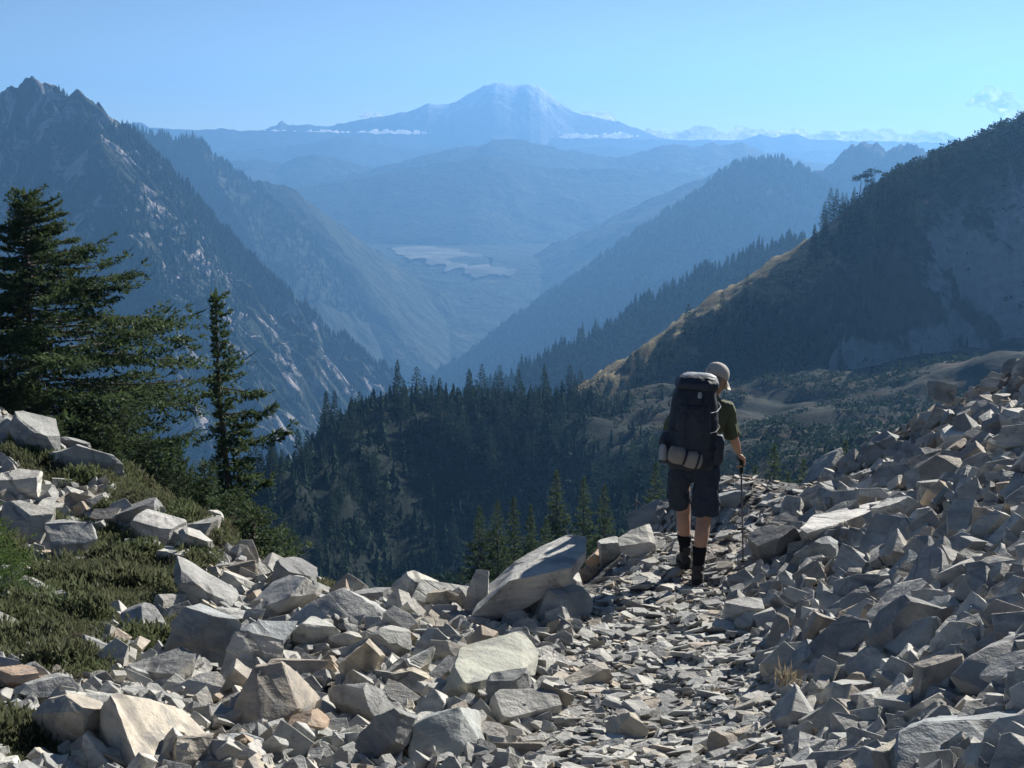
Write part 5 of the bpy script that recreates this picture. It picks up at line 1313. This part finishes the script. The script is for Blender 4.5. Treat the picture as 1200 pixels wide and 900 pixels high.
def limb(pts, n=16, e=2.0):
    """tube through (point, radius) or (point, rx, ry)"""
    P = [Vector(p[0]) for p in pts]; rings = []
    for i, q_ in enumerate(pts):
        d = (P[min(i + 1, len(P) - 1)] - P[max(0, i - 1)]).normalized()
        ay = Vector((0, 1, 0)); ay = (ay - d * ay.dot(d)).normalized(); ax = ay.cross(d).normalized()
        rings.append((P[i], ax, ay, q_[1], q_[2] if len(q_) > 2 else q_[1], e))
    return loft(rings, n)
def merge(parts):
    V, F, o = [], [], 0
    for v, f in parts:
        V += [tuple(x) for x in v]; F += [tuple(i + o for i in q_) for q_ in f]; o += len(v)
    return V, F
def me_parts(me): return [v.co.copy() for v in me.vertices], [tuple(p.vertices) for p in me.polygons]
def fused(name, parts, voxel=.008, smooth=3, mat=None, wr=0.0, seed=0, wf=14):
    V, F = merge(parts); me = bpy.data.meshes.new('t'); me.from_pydata(V, [], F)
    bm = bmesh.new(); bm.from_mesh(me); bmesh.ops.recalc_face_normals(bm, faces=bm.faces); bm.to_mesh(me); bm.free()
    o = link('fuse_tmp', me); r = o.modifiers.new('r', 'REMESH'); r.mode = 'VOXEL'; r.voxel_size = voxel
    s = o.modifiers.new('s', 'SMOOTH'); s.factor = .5; s.iterations = smooth
    me = evald(o); me.name = name
    if wr:
        co = np.array([v.co for v in me.vertices]); no = np.array([v.normal for v in me.vertices])
        d = fbm(co[:, 0] * wf, co[:, 1] * wf, co[:, 2] * wf * .7, seed=seed, octv=3) * wr
        co += no * d[:, None]; me.vertices.foreach_set('co', co.astype(np.float32).ravel())
    for p in me.polygons: p.use_smooth = True
    me.materials.clear()
    if mat: me.materials.append(mat)
    me.update(); return me
def local(me, org=None):
    me.transform(Matrix.Translation(-(org or ORG))); return me

skin = plain('sunned_skin', (.42, .24, .16), .55, 30, .12, .35, .15, .002)
cloth_dark = plain('charcoal_shorts_cloth', (.028, .037, .055), .85, 40, .3, .2, .4, .004)
cloth_green = plain('olive_shirt_cloth', (.085, .094, .052), .85, 40, .25, .2, .4, .004)
pack_black = plain('black_pack_nylon', (.012, .018, .030), .6, 60, .3, .35, .4, .003)
pack_grey = plain('dark_grey_pack_nylon', (.019, .026, .040), .6, 60, .3, .35, .4, .003)
pack_light = plain('pale_grey_pack_fabric', (.27, .29, .31), .6, 60, .15, .3, .3, .002)
pad_tan = plain('tan_sack_fabric', (.24, .22, .195), .8, 30, .15, .2, .5, .004)
cap_mat = plain('sand_cap_cotton', (.44, .41, .37), .85, 60, .1, .2, .3, .002)
boot_mat = plain('dark_boot_leather', (.035, .032, .03), .7, 30, .3, .3, .4, .003)
sole_mat = plain('black_rubber', (.015, .015, .016), .8, 30, .2, .2, .3, .003)
sock_mat = plain('black_knit_sock', (.012, .013, .016), .95, 120, .3, .1, .6, .003)
hair_mat = plain('grey_hair', (.22, .20, .18), .7, 120, .4, .3, .6, .003)
metal = plain('grey_aluminium', (.10, .10, .11), .4, 40, .1, .5, .1, .001)

# joints
aR, aL = J(818, 668, .0), J(803, 646, .34)
kR, kL = J(825, 608, .13), J(801, 597, .40)
hR, hL = J(829, 556, .16), J(796, 554, .20)
pel = J(813, 548, .18); wst = J(815, 524, .20); chest = J(822, 492, .24); nb = J(832, 466, .29)
sR, sL = J(849, 476, .26), J(800, 476, .30)
eR, wR = J(859, 511, .28), J(866, 532, .44)
eL, wL = J(783, 514, .40), J(792, 534, .62)
hc = J(839, 445, .36)                                            # middle of the head
fd = Vector((math.sin(R(50)) * math.cos(R(30)), math.cos(R(50)) * math.cos(R(30)), -math.sin(R(30)))).normalized()   # where the face points
hx = fd.cross(Vector((0, 0, 1))).normalized(); hz_ = hx.cross(fd).normalized()
tipP = Vector(hit(871, 664))
gripP = J(868.5, 541, .47)
pd = (tipP - gripP).normalized()

def hand(wr, grip, axis, side, closed=True):
    """palm and five fingers closed round a grip along axis"""
    ax = axis.normalized(); into = (grip - wr); into -= ax * into.dot(ax); into.normalize()
    sd = ax.cross(into).normalized() * side
    ch = []; pc = wr + (grip - wr) * .55 - sd * .018
    ch.append([(wr, .026, .022), (pc, .040, .020), (pc + into * .03, .038, .018)])
    for k, ln in enumerate((.030, .034, .031, .025)):
        b = grip - ax * (.030 - .020 * k) * 1.0 - into * .012 - sd * .026
        if closed: pts = [b, b + into * .030 - sd * .002, b + into * .044 + sd * .020, b + into * .036 + sd * .042, b + into * .012 + sd * .050 + into * ln * .1]
        else: pts = [b, b + into * .03, b + into * .058 + sd * .008, b + into * (.058 + ln * .7) + sd * .022]
        ch.append([(q_, .0095 - .0008 * j, .0095 - .0008 * j) for j, q_ in enumerate(pts)])
    tb = grip - ax * .040 - into * .022
    ch.append([(tb - sd * .02, .012, .012), (tb + sd * .012 + into * .004, .0115, .0115), (tb + sd * .034 + into * .016, .010, .010), (tb + sd * .046 + into * .034, .0085, .0085)])
    return ch
body = [
    [(pel, .15, .11), (wst, .14, .10), (chest, .165, .115), (nb, .062, .062), (hc - hz_ * .075 - fd * .02, .056, .058)],
    [(pel, .15, .11), (hR, .088, .092), (kR, .060, .064), (J(822, 628, .03), .062, .064), (aR + Vector((0, 0, .03)), .038, .042), (aR, .042, .05), (aR + Vector((.02, .11, -.07)), .042, .03), (aR + Vector((.03, .19, -.085)), .04, .022)],
    [(pel, .15, .11), (hL, .088, .092), (kL, .060, .064), (J(801, 615, .34), .060, .062), (aL + Vector((0, 0, .03)), .038, .042), (aL, .042, .05), (aL + Vector((-.01, .11, -.06)), .042, .03), (aL + Vector((-.02, .19, -.08)), .04, .022)],
    [(chest, .165, .115), (sR, .066, .066), (sR.lerp(eR, .5), .050, .052), (eR, .042, .043), (eR.lerp(wR, .4), .041, .042), (wR, .027, .024)],
    [(chest, .165, .115), (sL, .066, .066), (sL.lerp(eL, .5), .050, .052), (eL, .042, .043), (eL.lerp(wL, .4), .041, .042), (wL, .027, .024)],
]
bparts = [me_parts(skin_chains(body))]
hands = hand(wR, gripP, -pd, 1) + hand(wL, wL + Vector((.02, .085, -.05)), Vector((.1, .2, 1)), -1, False)
for ch in hands: bparts.append(me_parts(skin_chains([ch], 1)))
# head: skull, jaw, nose, brow, ears, lips
def ell(c_, rx, ry, rz_, sub=3):
    bm = bmesh.new(); bmesh.ops.create_icosphere(bm, subdivisions=sub, radius=1)
    V = [c_ + hx * v.co.x * rx + fd * v.co.y * ry + hz_ * v.co.z * rz_ for v in bm.verts]; F = [tuple(v.index for v in f.verts) for f in bm.faces]; bm.free(); return V, F
bparts += [ell(hc + hz_ * .025 - fd * .006, .076, .096, .092), ell(hc - hz_ * .045 + fd * .030, .058, .064, .070), ell(hc - hz_ * .088 + fd * .070, .028, .022, .020), ell(hc - hz_ * .018 + fd * .100, .013, .022, .026), ell(hc - hz_ * .032 + fd * .112, .016, .012, .011),
           ell(hc + hz_ * .018 + fd * .082, .050, .014, .010), ell(hc - hz_ * .062 + fd * .090, .024, .010, .007), ell(hc - hz_ * .072 + fd * .088, .022, .010, .007), ell(hc + hx * .078 - hz_ * .012 - fd * .006, .010, .022, .034), ell(hc - hx * .078 - hz_ * .012 - fd * .006, .010, .022, .034),
           ell(hc + hx * .034 - hz_ * .025 + fd * .072, .020, .018, .018), ell(hc - hx * .034 - hz_ * .025 + fd * .072, .020, .018, .018)]
pe = empty('person', ORG); tag(pe, 'hiker in sand cap, olive shirt and dark shorts walking away down the stony trail', 'person')
bme = local(fused('body', bparts, .0065, 2, skin)); link('body', bme, pe)
for s in (-1, 1):
    v, f = ell(hc + hx * .032 * s + hz_ * .002 + fd * .084, .012, .010, .010, 2)
    em = npmesh('eye', [x - ORG for x in v], np.array(f), True, plain('eye_white_%s' % ('r' if s > 0 else 'l'), (.55, .5, .46), .3, 10, .05)); link('eye', em, pe)
# shirt, shorts, socks, boots
X, Y_ = Vector((1, 0, 0)), Vector((0, 1, 0))
def ring(c_, rx, ry, e=2.3): return (c_, X, Y_, rx, ry, e)
sh = [loft([ring(J(814, 552, .18), .185, .135), ring(J(814, 534, .19), .182, .13), ring(wst, .178, .125), ring(chest, .195, .135), ring(J(824, 478, .26), .185, .115), ring(J(829, 469, .28), .12, .085), ring(J(832, 463, .29), .072, .072)], 24),
      limb([(sR - X * .05, .075), (sR + X * .01 - Vector((0, 0, .01)), .078), (sR.lerp(eR, .45), .070), (sR.lerp(eR, .98), .068), (sR.lerp(eR, 1.04), .062)]),
      limb([(sL + X * .05, .075), (sL - X * .01 - Vector((0, 0, .01)), .078), (sL.lerp(eL, .45), .070), (sL.lerp(eL, .95), .068), (sL.lerp(eL, 1.0), .062)])]
link('shirt', local(fused('shirt', sh, .008, 3, cloth_green, .011, 3)), pe)
hemR, hemL = J(827, 604, .13), J(797, 589, .37)
so_ = [loft([ring(J(815, 533, .19), .176, .128), ring(J(814, 548, .18), .192, .145), ring(J(813, 562, .18), .196, .145)], 24),
       limb([(hR + Vector((-.01, 0, .07)), .10, .12), (hR, .106, .122), (hR.lerp(hemR, .5), .106, .112), (hemR, .108, .110)], 18), limb([(hL + Vector((.01, 0, .07)), .10, .12), (hL, .100, .122), (hL.lerp(hemL, .5), .098, .112), (hemL, .094, .108)], 18)]
link('shorts', local(fused('shorts', so_, .008, 3, cloth_dark, .017, 9, 11)), pe)
def boot(a, dirv, sole_z):
    d = Vector(dirv).normalized(); s_ = Vector((d.y, -d.x, 0)).normalized(); u_ = s_.cross(d) * 1.0
    h = a.z - sole_z
    b0 = Vector((a.x, a.y, sole_z)); rings = []
    for t_, hw, hh in ((-.085, .030, .05), (-.07, .040, .075), (-.02, .043, .10), (.04, .044, .095), (.10, .048, .075), (.15, .050, .060), (.195, .040, .045), (.215, .022, .030)):
        rings.append((b0 + d * t_ + u_ * (hh * .5 + .016), s_, u_, hw, hh * .5, 2.6))
    up_ = [loft(rings, 18), limb([(b0 + u_ * .05, .046, .054), (a + Vector((0, 0, .0)), .045, .052), (a + Vector((0, 0, .05)), .050, .055)])]
    so2 = [loft([(b0 + d * t_ + u_ * z_, s_, d, w_, .001, 2) for t_, z_, w_ in ((0, 0, .01), (0, .02, .01))], 6)]
    V, F = loft([(b0 + d * .065 + u_ * z_, s_, d, .052, .155, 2.8) for z_ in (-.004, .006, .022, .030)], 26)
    tread = [merge([loft([(b0 + d * q_ + u_ * z_, s_, d, .046, .011, 5) for z_ in (-.014, .0)], 8) for q_ in (-.07, -.035, .04, .08, .12, .16)])]
    return fused('boot', up_, .007, 3, boot_mat, .002, 5), merge([(V, F)] + tread)
for a, dv, sz_ in ((aR, (.12, 1, -.1), float(gz(aR[0], aR[1])) + .055), (aL, (-.06, 1, -.1), aL.z - .125)):
    bmx, (sv, sf) = boot(a, dv, sz_)
    bo = link('boot', local(bmx), pe)
    sm_ = bpy.data.meshes.new('sole'); sm_.from_pydata([x - ORG for x in map(Vector, sv)], [], sf); sm_.materials.append(sole_mat); sm_.update(); link('sole', sm_, bo)
for a, top_, rr in ((aR, J(820, 641, .02), .057), (aL, J(802, 628, .34), .054)):
    V, F = limb([(a, .050), (a.lerp(top_, .4), .047), (a.lerp(top_, .8), .056), (top_, .061), (top_ + Vector((0, 0, .008)), .056)])
    link('sock', local(fused('sock', [(V, F)], .006, 2, sock_mat, .003, 2, 30)), pe)
# hair below the cap, cap with brim
link('hair', local(fused('hair', [ell(hc - hz_ * .012 - fd * .030, .080, .080, .062)], .006, 2, hair_mat, .004, 8, 40)), pe)
cr_ = []
for q_, r_ in ((-.012, 1.0), (.02, 1.0), (.05, .95), (.075, .84), (.095, .66), (.108, .42), (.114, .16)):
    cr_.append((hc + hz_ * (.028 + q_) - fd * .008, hx, fd, .088 * r_, .108 * r_, 2.2))
V, F = loft(cr_, 28)
cm_ = bpy.data.meshes.new('cap'); cm_.from_pydata([x - ORG for x in V], [], F); cm_.materials.append(cap_mat)
for p_ in cm_.polygons: p_.use_smooth = True
cm_.update(); cap = link('cap', cm_, pe)
bv, bf = [], []
for zt in (0, .006):
    for r_ in np.linspace(0, 1, 5):
        for k in range(13):
            a = R(-72 + 12 * k); x_ = math.sin(a) * (.086 + .012 * r_); y_ = .095 * math.cos(a) * .9 + (.095 * r_) * math.cos(a) ** .6
            bv.append(hc + hx * x_ + fd * (y_ - .004) + hz_ * (.020 - .030 * r_ * r_ - .035 * (x_ / .09) ** 2 * r_ + zt) - ORG)
for L_ in (0, 1):
    for i in range(4):
        for k in range(12):
            q_ = L_ * 65 + i * 13 + k; f = (q_, q_ + 1, q_ + 14, q_ + 13); bf.append(f if L_ else f[::-1])
for k in range(12): bf.append((52 + k, 53 + k, 65 + 53 + k, 65 + 52 + k))
bm_ = bpy.data.meshes.new('brim'); bm_.from_pydata(bv, [], bf); bm_.materials.append(cap_mat)
for p_ in bm_.polygons: p_.use_smooth = True
bm_.update(); link('brim', bm_, cap)
V, F = loft([(hc + hz_ * z_ - fd * .075, hx, hz_, .036, .001, 2) for z_ in (.0, .01)], 10)
V, F = limb([(hc + hx * s_ * .034 - fd * (.112 - .012 * abs(s_)) + hz_ * .022, .008, .004) for s_ in (-1, -.5, 0, .5, 1)], 8)
V3, F3 = ell(hc + hz_ * .040 - fd * .088, .036, .030, .026); link('cap_opening', local(fused('cap_opening', [(V3, F3)], .005, 2, hair_mat)), cap)
link('cap_strap', local(fused('cap_strap', [(V, F)], .004, 1, pack_black)), cap)

# ------------------------------------------------------------------ trekking pole
pb = tipP
po = empty('trekking_pole', pb); tag(po, 'dark trekking pole planted on the trail in the hiker right hand', 'trekking pole')
def pl(me): return local(me, Vector(pb))
def tb(name, pts, mat, n=10):
    V, F = limb(pts, n); m_ = bpy.data.meshes.new(name); m_.from_pydata([Vector(x) - Vector(pb) for x in V], [], F); m_.materials.append(mat)
    for p_ in m_.polygons: p_.use_smooth = True
    m_.update(); return m_
link('shaft', tb('shaft', [(tipP - pd * .02, .006), (tipP - pd * .45, .0065), (tipP - pd * .46, .0085), (gripP, .0085)], metal), po)
link('grip', tb('grip', [(gripP + pd * .10, .013), (gripP + pd * .05, .016), (gripP, .014), (gripP - pd * .04, .016), (gripP - pd * .065, .021), (gripP - pd * .075, .015)], sole_mat), po)
link('basket', tb('basket', [(tipP - pd * .055, .010), (tipP - pd * .050, .030), (tipP - pd * .044, .030), (tipP - pd * .040, .009)], sole_mat, 14), po)
link('tip', tb('tip', [(tipP - pd * .045, .006), (tipP + pd * .01, .0025)], metal, 8), po)
link('wrist_strap', tb('wrist_strap', [(gripP - pd * .06, .009, .002), (gripP - pd * .02 - Vector((.03, .03, 0)), .009, .002), (wR - Vector((.02, 0, .02)), .009, .002)], pack_black, 8), po)

# ------------------------------------------------------------------ backpack
PB = J(809, 553, -.10)
bp = empty('backpack', PB); tag(bp, 'tall black trekking backpack with a pale lid edge on the hiker back', 'backpack')
ux = Vector((1, -.08, 0)).normalized(); uz = Vector((.05, .10, 1)).normalized(); uy = uz.cross(ux).normalized(); ux = uy.cross(uz)
def L3(x, y, z): return ux * x + uy * y + uz * z
def pr(x, y, z, rx, ry, e=3.0): return (L3(x, y, z), ux, uy, rx, ry, e)
def pm(name, parts, mat, vox=.008, wr=.004, sd=1, parent=None, wf=12): return link(name, fused(name, parts, vox, 3, mat, wr, sd, wf), parent or bp)
pm('main_bag', [loft([pr(0, 0, .02, .16, .10), pr(0, 0, .06, .185, .125), pr(0, 0, .22, .195, .140), pr(0, 0, .42, .19, .145), pr(0, .0, .58, .175, .140), pr(.005, .0, .66, .155, .125), pr(.005, .0, .69, .12, .10)], 28)], pack_black, .009, .008, 4, wf=9)
pm('lid', [loft([pr(.008, -.01, .655, .150, .135), pr(.01, -.012, .675, .172, .155), pr(.012, -.01, .715, .172, .155), pr(.018, .0, .755, .148, .130), pr(.022, .01, .775, .10, .09)], 28)], pack_grey, .008, .007, 6)
pm('lid_trim', [loft([pr(.022, .012, .752, .146, .122), pr(.024, .014, .770, .132, .112), pr(.026, .018, .786, .10, .085), pr(.026, .02, .790, .06, .05)], 28)], pack_light, .007, .004, 8)
pm('front_pocket', [loft([pr(-.005, -.105, .14, .13, .05), pr(-.005, -.125, .20, .145, .055), pr(-.005, -.13, .40, .14, .055), pr(-.005, -.12, .54, .12, .045)], 24)], pack_grey, .008, .007, 12)
for s in (-1, 1):
    pm('side_pocket', [loft([pr(s * .185, .0, .07, .050, .075), pr(s * .200, .0, .12, .058, .090), pr(s * .200, .0, .26, .056, .090), pr(s * .19, .0, .31, .045, .075)], 18)], pack_grey, .007, .006, 20 + s)
    for z0, z1 in ((.56, .50), (.40, .34), (.24, .20)):
        pm('compression_strap', [limb([(L3(s * .19, .07, z0), .004, .011), (L3(s * .205, -.02, (z0 + z1) / 2), .004, .011), (L3(s * .17, -.125, z1), .004, .011), (L3(s * .12, -.165, z1 - .01), .004, .011)], 8)], pack_light if z0 > .5 and s > 0 else pack_black, .005, 0)
    pm('shoulder_strap', [limb([(L3(s * .10, .10, .56), .034, .012), (L3(s * .115, .17, .66), .034, .012), (L3(s * .125, .26, .64), .034, .012), (L3(s * .13, .33, .52), .032, .012), (L3(s * .15, .33, .36), .02, .008), (L3(s * .17, .20, .20), .012, .005)], 12)], pack_black, .007, .002, 30)
    pm('load_lifter', [limb([(L3(s * .13, .02, .70), .009, .003), (L3(s * .125, .15, .69), .009, .003)], 8)], pack_light, .004, 0)
    pm('hip_belt', [limb([(L3(s * .14, .06, .07), .016, .05), (L3(s * .21, .16, .07), .018, .05), (L3(s * .215, .28, .06), .016, .045), (L3(s * .13, .375, .05), .012, .035), (L3(s * .02, .40, .045), .006, .018)], 12)], pack_black, .008, .003, 33)
pm('haul_loop', [limb([(L3(-.03, .10, .69), .006), (L3(-.02, .12, .735), .006), (L3(.03, .12, .735), .006), (L3(.04, .10, .69), .006)], 8)], pack_black, .004, 0)
pm('lid_buckle', [loft([pr(.03, -.166, .60, .014, .006, 4), pr(.03, -.170, .62, .018, .008, 4), pr(.03, -.166, .65, .014, .006, 4)], 12)], pack_light, .004, 0)
for x_ in (-.075, .065):
    pm('webbing', [limb([(L3(x_, -.10, .64), .009, .004), (L3(x_, -.172, .56), .009, .004), (L3(x_, -.186, .40), .009, .004), (L3(x_, -.182, .22), .009, .004), (L3(x_, -.16, .10), .009, .004)], 8)], pack_grey, .0045, 0)
    pm('buckle', [loft([pr(x_, -.186, .44, .013, .006, 4), pr(x_, -.190, .46, .018, .008, 4), pr(x_, -.186, .49, .013, .006, 4)], 12)], pack_black, .004, 0)
pm('pocket_zip', [limb([(L3(-.11, -.155, .50), .005), (L3(-.04, -.180, .515), .005), (L3(.04, -.180, .515), .005), (L3(.10, -.155, .50), .005)], 8)], pack_black, .004, 0)
# tan rolled sack strapped under the pack
RB = J(803, 536, -.245)
ro = empty('rolled_sack', RB); tag(ro, 'tan rolled sack strapped across the bottom of the black backpack', 'rolled sack')
rd = Vector((1, 0, -.30)).normalized(); ry_ = Vector((0, 1, 0)); rz_2 = rd.cross(ry_)
def rr(x, r_): return (rd * x, ry_, rz_2, r_ * .92, r_, 2.3)
link('roll', fused('roll', [loft([rr(-.136, .025), rr(-.128, .056), rr(-.09, .068), rr(-.04, .068), rr(-.005, .058), rr(.03, .068), rr(.08, .074), rr(.125, .060), rr(.138, .025)], 22)], .007, 3, pad_tan, .006, 40, 16), ro)
for x_ in (-.005, .095):
    link('strap', fused('strap', [loft([rr(x_ - .009, .077 if x_ != -.005 else .066), rr(x_ + .009, .077 if x_ != -.005 else .066)], 22)], .005, 1, pack_black), ro)
# white bottle end sticking out beside the sack
bo2 = empty('water_bottle', J(777, 530, -.18)); tag(bo2, 'pale water bottle tucked at the left bottom of the backpack', 'bottle')
link('bottle_body', fused('bottle_body', [loft([(uz * z_, ux, uy, r_, r_, 2) for z_, r_ in ((-.06, .028), (-.05, .034), (.03, .034), (.05, .028), (.058, .018), (.07, .018))], 18)], .005, 2, pack_light), bo2)
link('cap', fused('cap', [loft([(uz * z_, ux, uy, .021, .021, 2) for z_ in (.066, .088)], 18)], .004, 1, pack_black), bo2)
